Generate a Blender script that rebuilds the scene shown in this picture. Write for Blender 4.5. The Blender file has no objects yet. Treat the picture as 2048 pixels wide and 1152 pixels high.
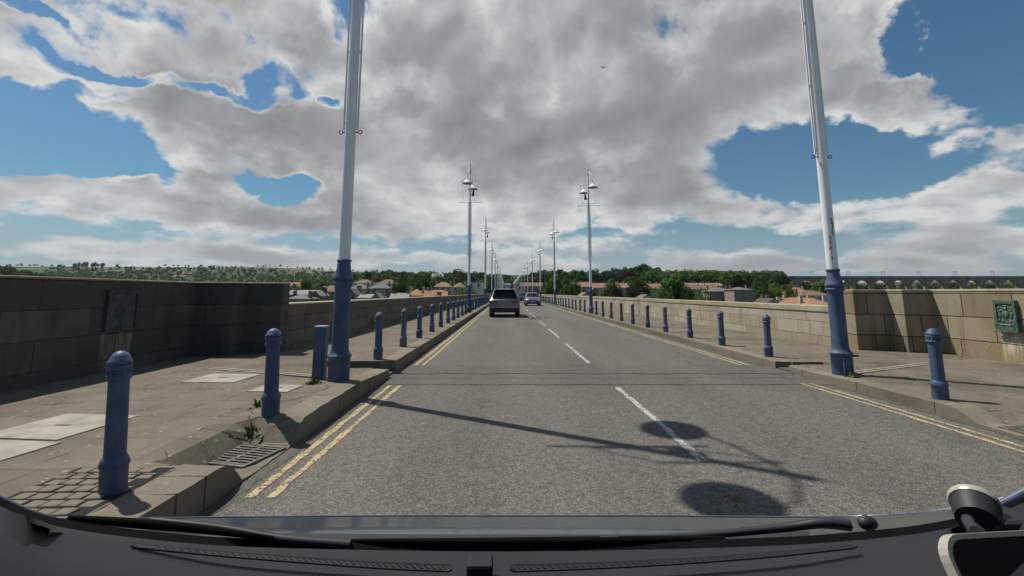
import bpy, bmesh, math, random
from mathutils import Vector, Matrix
R = math.radians
random.seed(11)
S = bpy.context.scene
COL = S.collection

# ------------------------------------------------------------------ camera numbers
HAZE = .000035
A = R(8); F = 930*math.cos(A); H = 1.42; VX, VY = 1013.0, 586.0
def ray(px, py):
    a = (px-VX)/F; b = -(py-VY-0 - 0)/F - math.tan(A)
    return a, math.cos(A)-b*math.sin(A), math.sin(A)+b*math.cos(A)
def P(px, py, Y):
    a, y, z = ray(px, py); t = Y/y
    return Vector((a*t, Y, H+z*t))

# ------------------------------------------------------------------ mesh builder
class MB:
    def __init__(s): s.v = []; s.f = []; s.m = []; s.sm = []
    def add(s, vs, fs, mi=0, smooth=False):
        o = len(s.v); s.v += [tuple(v) for v in vs]
        for f in fs: s.f.append([i+o for i in f]); s.m.append(mi); s.sm.append(smooth)
        return s
    def box(s, x0, x1, y0, y1, z0, z1, mi=0):
        return s.add([(x0,y0,z0),(x1,y0,z0),(x1,y1,z0),(x0,y1,z0),(x0,y0,z1),(x1,y0,z1),(x1,y1,z1),(x0,y1,z1)],
              [(3,2,1,0),(4,5,6,7),(0,1,5,4),(1,2,6,5),(2,3,7,6),(3,0,4,7)], mi)
    def prism(s, poly, z0, z1, mi=0):            # poly counter-clockwise in xy
        n = len(poly)
        vs = [(x,y,z0) for x,y in poly]+[(x,y,z1) for x,y in poly]
        fs = [tuple(range(n-1,-1,-1)), tuple(range(n,2*n))]+[(i,(i+1)%n,(i+1)%n+n,i+n) for i in range(n)]
        return s.add(vs, fs, mi)
    def lathe(s, prof, cx=0, cy=0, seg=20, mi=0, cap=True, flat=False):
        vs = []; fs = []
        for r, z in prof:
            for k in range(seg):
                a = 2*math.pi*(k+.5)/seg; vs.append((cx+r*math.cos(a), cy+r*math.sin(a), z))
        for i in range(len(prof)-1):
            for k in range(seg):
                k2 = (k+1)%seg; fs.append((i*seg+k, i*seg+k2, (i+1)*seg+k2, (i+1)*seg+k))
        s.add(vs, fs, mi, not flat)
        if cap:
            s.add(vs[-seg:], [tuple(range(seg))], mi); s.add(vs[:seg], [tuple(range(seg-1,-1,-1))], mi)
        return s
    def tube(s, pts, r, seg=8, mi=0):
        pts = [Vector(p) for p in pts]; rs = r if isinstance(r,(list,tuple)) else [r]*len(pts)
        vs = []; fs = []
        for i, p in enumerate(pts):
            t = (pts[min(i+1,len(pts)-1)]-pts[max(i-1,0)]).normalized()
            u = t.cross(Vector((0,0,1)) if abs(t.z) < .9 else Vector((0,1,0))).normalized(); w = t.cross(u)
            for k in range(seg):
                a = 2*math.pi*k/seg; vs.append(p+(u*math.cos(a)+w*math.sin(a))*rs[i])
        for i in range(len(pts)-1):
            for k in range(seg):
                k2 = (k+1)%seg; fs.append((i*seg+k2, i*seg+k, (i+1)*seg+k, (i+1)*seg+k2))
        s.add(vs, fs, mi, True)
        s.add(vs[:seg], [tuple(range(seg))], mi); s.add(vs[-seg:], [tuple(range(seg-1,-1,-1))], mi)
        return s
    def grid(s, rows, mi=0, smooth=True):
        n = len(rows[0]); vs = [p for r in rows for p in r]
        return s.add(vs, [(i*n+j, i*n+j+1, (i+1)*n+j+1, (i+1)*n+j) for i in range(len(rows)-1) for j in range(n-1)], mi, smooth)
    def ball(s, c, r, seg=10, rings=6, sc=(1,1,1), mi=0):
        vs = []; fs = []
        for i in range(rings+1):
            t = math.pi*i/rings
            for k in range(seg):
                a = 2*math.pi*k/seg
                vs.append((c[0]+r*sc[0]*math.sin(t)*math.cos(a), c[1]+r*sc[1]*math.sin(t)*math.sin(a), c[2]-r*sc[2]*math.cos(t)))
        for i in range(rings):
            for k in range(seg):
                k2=(k+1)%seg; fs.append((i*seg+k,i*seg+k2,(i+1)*seg+k2,(i+1)*seg+k))
        return s.add(vs, fs, mi, True)
    def mesh(s, name, mats, fix=True):
        me = bpy.data.meshes.new(name); me.from_pydata(s.v, [], s.f)
        for m in (mats if isinstance(mats,(list,tuple)) else [mats]): me.materials.append(m)
        me.polygons.foreach_set('material_index', s.m); me.polygons.foreach_set('use_smooth', s.sm)
        if fix:
            b = bmesh.new(); b.from_mesh(me); bmesh.ops.recalc_face_normals(b, faces=b.faces); b.to_mesh(me); b.free()
        me.update(); return me
    def build(s, name, mats, parent=None, fix=True, bevel=0):
        o = bpy.data.objects.new(name, s.mesh(name, mats, fix)); COL.objects.link(o)
        if parent: o.parent = parent
        if bevel:
            b = o.modifiers.new('bevel','BEVEL'); b.width = bevel; b.segments = 2; b.limit_method = 'ANGLE'
        return o
def tag(o, label=None, cat=None, group=None, kind=None):
    if label: o['label'] = label
    if cat: o['category'] = cat
    if group: o['group'] = group
    if kind: o['kind'] = kind
    return o
def thing(name, label, cat, loc=(0,0,0), rz=0, group=None):
    o = bpy.data.objects.new(name, None); COL.objects.link(o); o.location = loc; o.rotation_euler = (0,0,rz); o.empty_display_size = .1
    return tag(o, label, cat, group)
def copy_tree(o, loc=None, rz=None, label=None, parent=None, group=None):
    c = o.copy(); COL.objects.link(c)
    if parent: c.parent = parent
    if loc is not None: c.location = loc
    if rz is not None: c.rotation_euler = (0,0,rz)
    if label: c['label'] = label
    if group: c['group'] = group
    for ch in list(o.children): copy_tree(ch, parent=c)
    return c

# ------------------------------------------------------------------ node helper
class NT:
    def __init__(s, nt): s.nt = nt
    def n(s, t, **kw):
        x = s.nt.nodes.new(t)
        for k, v in kw.items(): setattr(x, k, v)
        return x
    def put(s, sock, v):
        if v is None: return
        if hasattr(v, 'is_linked') or hasattr(v, 'links'): s.nt.links.new(v, sock)
        else:
            try: sock.default_value = v
            except Exception: sock.default_value = (*v, 1)
    def m(s, op, a, b=None, c=None, clamp=False):
        x = s.n('ShaderNodeMath', operation=op); x.use_clamp = clamp
        s.put(x.inputs[0], a); s.put(x.inputs[1], b); s.put(x.inputs[2], c); return x.outputs[0]
    def vm(s, op, a, b=None):
        x = s.n('ShaderNodeVectorMath', operation=op); s.put(x.inputs[0], a); s.put(x.inputs[1], b)
        return x.outputs['Value'] if op in ('LENGTH','DOT_PRODUCT') else x.outputs[0]
    def mix(s, f, a, b, mode='MIX'):
        x = s.n('ShaderNodeMix', data_type='RGBA', blend_type=mode); s.put(x.inputs[0], f); s.put(x.inputs[6], a); s.put(x.inputs[7], b); return x.outputs[2]
    def sep(s, v):
        x = s.n('ShaderNodeSeparateXYZ'); s.put(x.inputs[0], v); return x.outputs
    def comb(s, a, b, c):
        x = s.n('ShaderNodeCombineXYZ'); s.put(x.inputs[0], a); s.put(x.inputs[1], b); s.put(x.inputs[2], c); return x.outputs[0]
    def step(s, v, a, b, smooth=True):
        x = s.n('ShaderNodeMapRange', interpolation_type='SMOOTHSTEP' if smooth else 'LINEAR'); s.put(x.inputs[0], v); s.put(x.inputs[1], a); s.put(x.inputs[2], b); return x.outputs[0]
    def noise(s, vec, scale, detail=4, rough=.55, out=0):
        x = s.n('ShaderNodeTexNoise'); s.put(x.inputs['Vector'], vec); s.put(x.inputs['Scale'], scale); s.put(x.inputs['Detail'], detail); s.put(x.inputs['Roughness'], rough); return x.outputs[out]
    def vor(s, vec, scale, feature='F1', out=0, rnd=1):
        x = s.n('ShaderNodeTexVoronoi', feature=feature); s.put(x.inputs['Vector'], vec); s.put(x.inputs['Scale'], scale); s.put(x.inputs['Randomness'], rnd); return x.outputs[out]
    def scale(s, vec, k):
        return s.vm('MULTIPLY', vec, k)
def new_mat(name):
    m = bpy.data.materials.new(name); m.use_nodes = True; nt = m.node_tree
    return m, NT(nt), nt.nodes['Principled BSDF']
def fin(g, b, col=None, rough=None, metal=None, bump=None, bstr=.3, bdist=.01, spec=None):
    if col is not None: g.put(b.inputs['Base Color'], col)
    if rough is not None: g.put(b.inputs['Roughness'], rough)
    if metal is not None: g.put(b.inputs['Metallic'], metal)
    if spec is not None: g.put(b.inputs['Specular IOR Level'], spec)
    if bump is not None:
        x = g.n('ShaderNodeBump'); x.inputs['Strength'].default_value = bstr; x.inputs['Distance'].default_value = bdist
        g.put(x.inputs['Height'], bump); g.put(b.inputs['Normal'], x.outputs[0])
def pos(g): return g.n('ShaderNodeNewGeometry').outputs['Position']
def obj(g): return g.n('ShaderNodeTexCoord').outputs['Object']
def c3(*c): return (*c, 1)
def simple(name, col, rough=.5, metal=0, var=.18, scale=6, spec=.5, bstr=.05, dirt=None):
    m, g, b = new_mat(name); p = obj(g)
    n = g.noise(p, scale, 6, .6)
    a = tuple(x*(1-var) for x in col); c = tuple(min(1,x*(1+var)) for x in col)
    k = g.mix(g.step(n,.3,.7), c3(*a), c3(*c))
    if dirt:
        k = g.mix(g.m('MULTIPLY', g.step(g.noise(p, scale*2.3, 8, .7), .55, .75), dirt[1]), k, c3(*dirt[0]))
    fin(g, b, k, rough, metal, g.noise(p, scale*12, 3), bstr, .004, spec)
    return m

# ------------------------------------------------------------------ materials
def m_asphalt(name, base, warm, fine=1.0, chipmix=1.0):
    m, g, b = new_mat(name); p = pos(g)
    v = g.n('ShaderNodeTexVoronoi'); g.put(v.inputs['Vector'], p); v.inputs['Scale'].default_value = 105*fine
    chip = g.sep(v.outputs['Color'])[0]
    v2 = g.n('ShaderNodeTexVoronoi'); g.put(v2.inputs['Vector'], p); v2.inputs['Scale'].default_value = 23*fine
    chip2 = g.sep(v2.outputs['Color'])[1]
    big = g.noise(g.scale(p,(1,.25,1)), .7, 5, .6)
    k = g.mix(g.step(big,.3,.7), c3(*base), c3(*warm))
    f = g.m('ADD', g.m('MULTIPLY', g.m('POWER', chip, 2.2), 1.15*chipmix), g.m('ADD', g.m('MULTIPLY', chip2, .30*chipmix), 1-.50*chipmix))
    k = g.mix(1, k, g.comb(f,f,f), 'MULTIPLY')
    sx_ = g.sep(p)
    trk = g.m('SINE', g.m('ADD', g.m('MULTIPLY', sx_[0], 3.7), g.m('MULTIPLY', g.noise(g.scale(p,(0,.12,0)), 1, 2), .8)))
    ft = g.m('ADD', 1.0, g.m('MULTIPLY', trk, .045)); k = g.mix(1, k, g.comb(ft,ft,ft), 'MULTIPLY')
    oil = g.m('MULTIPLY', g.step(g.noise(g.scale(p,(1,.35,1)), 1.9, 6, .7), .60, .74), .35); k = g.mix(oil, k, c3(.045,.042,.038))
    ck = g.n('ShaderNodeTexVoronoi', feature='DISTANCE_TO_EDGE'); g.put(ck.inputs['Vector'], g.vm('ADD', p, g.scale(g.noise(p, 2.2, 4, .6, out=1), (.8,.8,.8)))); ck.inputs['Scale'].default_value = .42
    k = g.mix(g.m('MULTIPLY', g.m('MULTIPLY', g.m('SUBTRACT', 1, g.step(ck.outputs[0], .001, .007)), g.step(g.noise(p,.3,2),.5,.56)), .55), k, c3(.03,.028,.025))
    white = g.m('GREATER_THAN', g.sep(v.outputs['Color'])[2], .985)
    k = g.mix(g.m('MULTIPLY', white, .7*chipmix), k, c3(.34,.33,.30))
    h = g.m('SUBTRACT', chip, g.m('MULTIPLY', v.outputs['Distance'], 1.1))
    fin(g, b, k, .85, 0, h, .5, .010, .25)
    return m
M = {}
M['road'] = m_asphalt('asphalt', (.112,.104,.090), (.138,.126,.107), 1.15, .92)
M['band'] = m_asphalt('joint_asphalt', (.106,.098,.085), (.130,.117,.100), 1.3, .7)
M['tar'] = simple('tar', (.012,.012,.012), .6)
def m_paint(name, col, under=(.09,.085,.077), wear=.5):
    m, g, b = new_mat(name); p = pos(g)
    n = g.m('ADD', g.m('MULTIPLY', g.noise(p, 9, 6, .7), .6), g.m('MULTIPLY', g.sep(g.vor(p, 60, out='Color'))[0], .4))
    k = g.mix(g.noise(p, 2.5, 4), c3(*[c*.75 for c in col]), c3(*col))
    k = g.mix(g.step(n, wear, wear+.1), k, c3(*under))
    fin(g, b, k, .8, 0, g.vor(p, 60), .4, .006, .3); return m
M['yellow'] = m_paint('yellow_line', (.48,.38,.20), wear=.56)
M['white_line'] = m_paint('white_line', (.47,.455,.42), wear=.535)
def m_stone(name, cols, bw, rh, mortar=.006, ax='y', stain=.6, lichen=.4, offs=.37, joint=(.05,.045,.04), wash=None):
    m, g, b = new_mat(name); p = pos(g); s = g.sep(p)
    u = s[1] if ax == 'y' else s[0]
    if ax == 'both': u = g.m('ADD', s[0], s[1])
    w = g.noise(p, 1.3, 2)
    vec = g.comb(u, g.m('ADD', s[2], g.m('MULTIPLY', w, .012)), 0)
    br = g.n('ShaderNodeTexBrick'); g.put(br.inputs['Vector'], vec); br.offset = offs; br.squash = 1.35; br.squash_frequency = 3
    br.inputs['Scale'].default_value = 1; br.inputs['Mortar Size'].default_value = mortar; br.inputs['Brick Width'].default_value = bw; br.inputs['Row Height'].default_value = rh
    br.inputs['Mortar Smooth'].default_value = .3; br.inputs['Bias'].default_value = 0
    br.inputs['Color1'].default_value = c3(0,0,0); br.inputs['Color2'].default_value = c3(1,1,1); br.inputs['Mortar'].default_value = c3(.5,.5,.5)
    t = g.sep(br.outputs['Color'])[0]
    k = g.mix(t, c3(*cols[0]), c3(*cols[1]))
    k = g.mix(g.m('MULTIPLY', g.m('GREATER_THAN', g.m('FRACT', g.m('MULTIPLY', t, 7.3)), .68), .75), k, c3(*cols[2]))
    k = g.mix(g.step(g.noise(p, .9, 5, .6), .45, .7), k, c3(*cols[2]))
    # run-off streaks and grime
    st = g.noise(g.comb(g.m('MULTIPLY', u, 3.2), g.m('MULTIPLY', s[2], .45), 0), 1.6, 6, .65)
    k = g.mix(g.m('MULTIPLY', g.step(st, .5, .72), stain), k, c3(.05,.045,.036))
    gr = g.noise(p, 18, 7, .75)
    k = g.mix(g.m('MULTIPLY', g.m('MULTIPLY', g.step(gr, .54, .62), g.step(g.noise(p, 1.6, 3), .5, .62)), lichen), k, c3(.46,.44,.36))
    k = g.mix(g.m('MULTIPLY', g.step(g.noise(p, 60, 5, .8), .5, .7), .35), k, c3(.09,.08,.065))
    if wash:                                  # pale run-off below the plaque
        y0_, y1_, zt_ = wash
        mk = g.m('MULTIPLY', g.m('MULTIPLY', g.step(s[1], y0_-.02, y0_+.05), g.m('SUBTRACT', 1, g.step(s[1], y1_-.05, y1_+.02))), g.m('MULTIPLY', g.m('LESS_THAN', s[2], zt_), g.step(s[2], zt_-.75, zt_-.2)))
        sn = g.noise(g.comb(g.m('MULTIPLY', s[1], 9), g.m('MULTIPLY', s[2], 1.2), 0), 1.6, 5, .65)
        k = g.mix(g.m('MULTIPLY', mk, g.m('MULTIPLY', g.step(sn, .36, .62), .75)), k, c3(cols[1][0]*1.9,cols[1][1]*1.95,cols[1][2]*2.0))
    k = g.mix(br.outputs['Fac'], k, c3(*joint))
    h = g.m('ADD', g.m('SUBTRACT', g.m('MULTIPLY', g.noise(p, 30, 7, .72), .6), g.m('MULTIPLY', br.outputs['Fac'], 1.3)), g.m('MULTIPLY', t, .25))
    fin(g, b, k, .92, 0, h, .8, .016, .2); return m
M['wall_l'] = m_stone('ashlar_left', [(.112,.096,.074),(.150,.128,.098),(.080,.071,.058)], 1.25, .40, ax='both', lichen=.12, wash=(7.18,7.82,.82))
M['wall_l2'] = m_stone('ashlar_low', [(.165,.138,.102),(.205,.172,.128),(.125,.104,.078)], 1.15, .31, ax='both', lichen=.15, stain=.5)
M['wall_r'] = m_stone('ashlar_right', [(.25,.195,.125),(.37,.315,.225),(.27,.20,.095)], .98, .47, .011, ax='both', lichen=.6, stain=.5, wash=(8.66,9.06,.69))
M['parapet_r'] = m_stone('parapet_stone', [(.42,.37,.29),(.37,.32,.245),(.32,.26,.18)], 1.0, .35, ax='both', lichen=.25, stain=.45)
M['coping'] = m_stone('coping_stone', [(.36,.32,.22),(.40,.36,.26),(.30,.27,.15)], 1.6, 5, ax='both', lichen=.3, stain=.15)
M['kerb'] = m_stone('kerb_stone', [(.19,.160,.12),(.23,.195,.145),(.15,.125,.092)], .92, 9, .008, stain=.25, lichen=.2)
def m_pave(name, warm=1):
    m, g, b = new_mat(name); p = pos(g); s = g.sep(p)
    br = g.n('ShaderNodeTexBrick'); g.put(br.inputs['Vector'], g.comb(s[0], s[1], 0)); br.offset = .4
    br.inputs['Scale'].default_value = 1; br.inputs['Brick Width'].default_value = .95; br.inputs['Row Height'].default_value = .68; br.inputs['Mortar Size'].default_value = .006; br.inputs['Mortar Smooth'].default_value = .3
    br.inputs['Color1'].default_value = c3(0,0,0); br.inputs['Color2'].default_value = c3(1,1,1)
    k = g.mix(g.sep(br.outputs['Color'])[0], c3(.150*warm,.124,.092), c3(.190*warm,.158,.117))
    k = g.mix(g.step(g.noise(p, .8, 6, .65), .42, .68), k, c3(.112,.094,.071))
    k = g.mix(g.m('MULTIPLY', g.step(g.noise(p, 34, 6, .8), .45, .7), .55), k, c3(.085,.075,.06))
    k = g.mix(g.m('GREATER_THAN', g.sep(g.vor(p, 44, out='Color'))[0], .993), k, c3(.30,.28,.24))
    cr = g.n('ShaderNodeTexVoronoi', feature='DISTANCE_TO_EDGE'); g.put(cr.inputs['Vector'], g.vm('ADD', p, g.scale(g.noise(p, 3, 4, .6, out=1), (.5,.5,.5)))); cr.inputs['Scale'].default_value = 1.1
    crack = g.m('MULTIPLY', g.m('SUBTRACT', 1, g.step(cr.outputs[0], .002, .016)), g.step(g.noise(p, .55, 3), .53, .58))
    jt = g.m('MULTIPLY', br.outputs['Fac'], g.step(g.noise(p, .7, 3), .42, .55))
    f = g.m('MAXIMUM', crack, jt)
    k = g.mix(g.m('MULTIPLY', f, .85), k, c3(.03,.027,.022))
    h = g.m('SUBTRACT', g.m('MULTIPLY', g.noise(p, 60, 5, .75), .5), f)
    fin(g, b, k, .9, 0, h, .55, .012, .2); return m
M['pave'] = m_pave('footway')
M['cover'] = simple('pale_concrete', (.30,.27,.215), .9, var=.25, scale=3, bstr=.3, dirt=((.12,.11,.09),.6))
M['iron'] = simple('cast_iron', (.11,.095,.078), .75, 0, var=.35, scale=12, bstr=.3)
M['pit'] = simple('gully_dark', (.008,.008,.008), 1)
def m_iron(name, c0, c1, rough):
    m, g, b = new_mat(name); p = pos(g); s_ = g.sep(p)
    k = g.mix(g.step(g.noise(p, 3.2, 6, .65),.35,.68), c3(*c0), c3(*c1))
    st_ = g.noise(g.scale(p,(9,9,1.1)), 2.2, 6, .7); k = g.mix(g.m('MULTIPLY', g.step(st_,.52,.70), .45), k, c3(c0[0]*.45,c0[1]*.45,c0[2]*.42))
    chip = g.step(g.noise(p, 26, 6, .75), .655, .675); k = g.mix(g.m('MULTIPLY', chip, .85), k, c3(.075,.045,.030))
    pale = g.step(g.noise(p, 13, 7, .75), .62, .70); k = g.mix(g.m('MULTIPLY', pale, .35), k, c3(.20,.23,.27))
    fin(g, b, k, g.m('ADD', rough, g.m('MULTIPLY', g.noise(p, 8, 5), .3)), 0, g.m('SUBTRACT', g.noise(p, 45, 5, .7), chip), .22, .004, .35); return m
M['blue'] = m_iron('blue_paint', (.050,.080,.145), (.084,.124,.195), .36)
M['blue_faded'] = m_iron('faded_blue_paint', (.085,.112,.155), (.13,.16,.205), .5)
M['blue_pale'] = simple('pale_blue_paint', (.24,.30,.40), .6, var=.2, scale=5, bstr=.1)
M['mast'] = simple('white_mast_paint', (.80,.79,.76), .45, var=.05, scale=3, bstr=.06, dirt=((.45,.40,.34),.35))
M['shade'] = simple('lamp_shade_enamel', (.78,.79,.78), .3, var=.05)
M['shade_in'] = simple('lamp_shade_inside', (.30,.30,.30), .5)
M['dark'] = simple('dark_fitting', (.02,.02,.022), .5)
M['rust'] = simple('rusty_mark', (.14,.07,.04), .8)
M['bronze'] = simple('verdigris_bronze', (.085,.135,.10), .55, .25, var=.45, scale=14, bstr=.4, dirt=((.02,.03,.025),.8))
M['slate_plaque'] = simple('dark_tablet', (.045,.048,.055), .55, var=.45, scale=7, bstr=.3, dirt=((.16,.14,.11),.5))

# ------------------------------------------------------------------ setting: road, footways, kerbs
YN, YF = -14.0, 372.0
LX, RX = -2.0, 5.12          # kerb faces
def st(o): return tag(o, kind='structure')
b = MB(); b.add([(LX-.1,YN,0),(RX+.1,YN,0),(RX+.1,YF+110,0),(LX-.1,YF+110,0)], [(0,1,2,3)]); st(b.build('road', M['road']))
JN, JF = 7.45, 9.33
b = MB(); b.box(LX+.02, RX-.02, JN, JF, -.02, .004); st(b.build('road_joint_strip', M['band']))
b = MB()
for yy, wd in ((8.43,.045),(JN,.014),(JF,.014),(8.02,.012)):
    lo = []; hi = []; n = 60
    for i in range(n+1):
        x = LX+.03+(RX-LX-.06)*i/n; q = yy+.02*math.sin(i*.7+yy)+random.uniform(-.012,.012); w = wd*random.uniform(.4,1.2)
        lo.append((x,q-w/2,.008)); hi.append((x,q+w/2,.008))
    b.grid([lo,hi])
st(b.build('road_joint_seal', M['tar']))
def strip(name, x, w, y0, y1, mat, z=.0045, jit=.012):
    n = max(2, min(400, int((y1-y0)/.12)))
    lo = []; hi = []
    for i in range(n+1):
        y = y0+(y1-y0)*i/n; k = 1 if y < 40 else 0
        lo.append((x-w/2+random.uniform(-jit,jit)*k, y, z)); hi.append((x+w/2+random.uniform(-jit,jit)*k, y, z))
    mb = MB(); mb.grid([lo,hi]); return st(mb.build(name, mat))
for x in (-1.80, -1.65):
    strip('yellow_line', x, .058, YN, 3.15, M['yellow']); strip('yellow_line', x, .058, 3.45, JN-.06, M['yellow']); strip('yellow_line', x, .058, JF+.06, YF, M['yellow'])
for x in (4.66, 4.81):
    strip('yellow_line', x, .055, YN, JN+.1, M['yellow']); strip('yellow_line', x, .055, JF+.1, YF, M['yellow'])
for i, (a, c) in enumerate([(-1.2,1.9),(4.15,7.25),(9.66,13.27),(15.0,18.7),(20.5,24.0)]+[(25.9+5.4*k, 29.3+5.4*k) for k in range(30)]):
    strip('centre_dash', 1.68, .078, a, c, M['white_line'])

def sm(t): t = max(0, min(1, t)); return t*t*(3-2*t)
def zl(x, y):                       # left footway height
    z = .21
    if 6.4 < y < 8.22: z -= .075*sm((y-6.4)/1.8)*sm((x+3.6)/.8)
    g = sm((x+2.66)/.2)*sm((y-3.5)/.25)*(1-sm((y-4.5)/.25))
    return z*(1-g)+.012*g
def zr(x, y):
    z = .125
    if 7.0 < y < 8.6: z -= .03*sm((y-7)/1.4)*sm((6.2-x)/.8)
    g = sm((5.75-x)/.35)*sm((y-4.5)/.25)*(1-sm((y-5.25)/.25))
    return z*(1-g)+.012*g
def frange(a, b_, s):
    n = max(1, round((b_-a)/s)); return [a+(b_-a)*i/n for i in range(n+1)]
def foot(name, x0, x1, zf, spans, mat, dx):
    mb = MB()
    for y0, y1, dy in spans:
        rows = []
        for y in frange(y0, y1, dy):
            rows.append([(x, y, zf(x,y)+random.uniform(-.003,.003)*(2 if 'kerb' in name else 1)) for x in frange(x0, x1, dx)])
        mb.grid(rows, smooth=False)
        for r in (rows[0], rows[-1]): mb.grid([r, [(x,y,-.06) for x,y,z in r]], smooth=False)
        for c in (0, -1): mb.grid([[r[c] for r in rows], [(r[c][0],r[c][1],-.06) for r in rows]], smooth=False)
    return st(mb.build(name, mat, fix=True))
foot('left_footway', -6.4, -3.35, zl, [(YN,12,.2),(12.004,YF,6)], M['pave'], .2)
foot('left_footway', -3.35, -2.3, zl, [(YN,8.22,.15),(8.52,12,.15),(12.004,YF,6)], M['pave'], .15)
foot('left_kerb', -2.3, LX, zl, [(YN,2.98,.15),(3.0,8.12,.12),(8.55,14,.15),(14.004,YF,4)], M['kerb'], .1)
foot('right_footway', 6.0, 9.7, zr, [(YN,12,.2),(12.004,YF,6)], M['pave'], .2)
foot('right_footway', 5.42, 6.0, zr, [(YN,8.68,.15),(9.0,12,.15),(12.004,YF,6)], M['pave'], .12)
foot('right_kerb', RX, 5.42, zr, [(YN,8.62,.12),(9.05,14,.15),(14.004,YF,4)], M['kerb'], .1)
b = MB(); b.box(-3.35,-2.02,8.23,8.51,-.1,.035); b.box(5.14,6.0,8.69,8.99,-.1,.03); st(b.build('footway_gap_slab', M['band']))
b = MB(); b.box(-7.3,10.6,YN,YF,-2.6,-.065); st(b.build('bridge_deck', M['parapet_r']))

mb = MB(); cr_ = random.Random(4)
MB().prism([(-2.98,2.6),(-2.32,2.6),(-2.32,3.42),(-2.98,3.42)], .15, .2125).build('sett_bed', M['pit'])['kind'] = 'structure'
for i in range(6):
    for j in range(8):
        x = -2.92+.109*i+(.05 if j % 2 else 0)-.02; y = 2.65+.101*j; a_ = .049; b_ = .043; q_ = lambda: cr_.uniform(-.006,.006)
        if x+a_ > -2.33: continue
        mb.prism([(x-a_+q_(),y-b_+q_()),(x+a_+q_(),y-b_+q_()),(x+a_+q_(),y+b_+q_()),(x-a_+q_(),y+b_+q_())], .2, .219+cr_.uniform(0,.005))
st(mb.build('stone_setts', M['kerb'], bevel=.009))
M['silt'] = m_paint('gutter_silt', (.085,.072,.055), under=(.11,.102,.088), wear=.50)
strip('gutter_silt', LX+.055, .10, YN, JN, M['silt'], .0035, .03); strip('gutter_silt', LX+.055, .10, JF, 60, M['silt'], .0035, .03)
strip('gutter_silt', RX-.06, .11, YN, 8.6, M['silt'], .0035, .03); strip('gutter_silt', RX-.06, .11, JF, 60, M['silt'], .0035, .03)
# covers and drains set in the footways
def cover(x0,x1,y0,y1,rz,label,pale=True):
    cx,cy = (x0+x1)/2,(y0+y1)/2; z = zl(cx,cy)
    t = thing('access_cover', label, 'access cover', (cx,cy,z+.004), rz, 'pale access covers in the left pavement')
    w,d = (x1-x0)/2,(y1-y0)/2
    mb = MB(); mb.box(-w,w,-d,d,-.03,.006); mb.build('cover_slab', M['cover'], t, bevel=.004)
    mb = MB(); mb.box(-.07,.07,-.018,.018,.004,.0095); mb.build('lifting_slot', M['iron'], t)
    return t
cover(-4.43,-3.69,6.5,7.15,-.06,'small pale square cover in left pavement, farthest one, beyond the second bollard')
cover(-3.2,-2.68,5.9,6.33,-.08,'small pale cover in left pavement just before the foot of the lamp post')
cover(-4.46,-3.68,4.05,4.82,-.1,'large pale square cover in left pavement behind the nearest bollard')
cover(-4.48,-3.66,3.2,4.0,-.1,'pale square cover nearest the camera at the left edge of the picture')
def slot(p0, p1, z, label):
    p0, p1 = Vector((*p0,z)), Vector((*p1,z)); L = (p1-p0).length
    t = thing('slot_drain', label, 'drain', p0, math.atan2(p1.y-p0.y, p1.x-p0.x), 'slot drains across the pavements')
    mb = MB(); mb.box(0,L,-.075,-.03,-.03,.010); mb.box(0,L,.03,.075,-.03,.010); mb.build('channel_edge', M['cover'], t)
    mb = MB(); mb.box(0,L,-.03,.03,-.03,.0045); mb.build('channel', M['pit'], t)
    mb = MB(); n = int(L/.05)
    for i in range(n): mb.box(L*i/n, L*i/n+.018, -.03,.03,.0045,.0075)
    mb.build('grille', M['iron'], t)
slot((-4.85,7.72),(-2.82,7.0),.21,'narrow slot drain crossing the shaded left pavement beside the blue box post')
slot((5.62,7.75),(7.9,8.82),.127,'narrow slot drain crossing the sunlit right pavement behind the lamp post')
def grate(x0,x1,y0,y1,label,rz):
    cx,cy=(x0+x1)/2,(y0+y1)/2; w,d=(x1-x0)/2,(y1-y0)/2
    t = thing('drain_grate', label, 'drain grate', (cx,cy,.018), rz, 'iron gully grates at the kerbs')
    mb = MB(); f=.03
    mb.box(-w,w,-d,-d+f,-.02,.012); mb.box(-w,w,d-f,d,-.02,.012); mb.box(-w,-w+f,-d+f,d-f,-.02,.012); mb.box(w-f,w,-d+f,d-f,-.02,.012); mb.build('frame', M['iron'], t)
    mb = MB(); mb.box(-w+f,w-f,-d+f,d-f,-.02,-.006); mb.build('pit', M['pit'], t)
    mb = MB(); n=8
    for i in range(n):
        y = -d+f+(2*d-2*f)*(i+.5)/n; mb.box(-w+f,-.014,y-.013,y+.013,-.006,.010); mb.box(.014,w-f,y-.013,y+.013,-.006,.010)
    mb.box(-.014,.014,-d+f,d-f,-.006,.0115); mb.build('bars', M['iron'], t)
grate(-2.52,-2.06,4.0,4.5,'square iron drain grate in the gap of the left kerb',-.25)
grate(5.2,5.62,4.72,5.12,'iron drain grate by the right kerb near the picture edge',.1)

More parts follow.
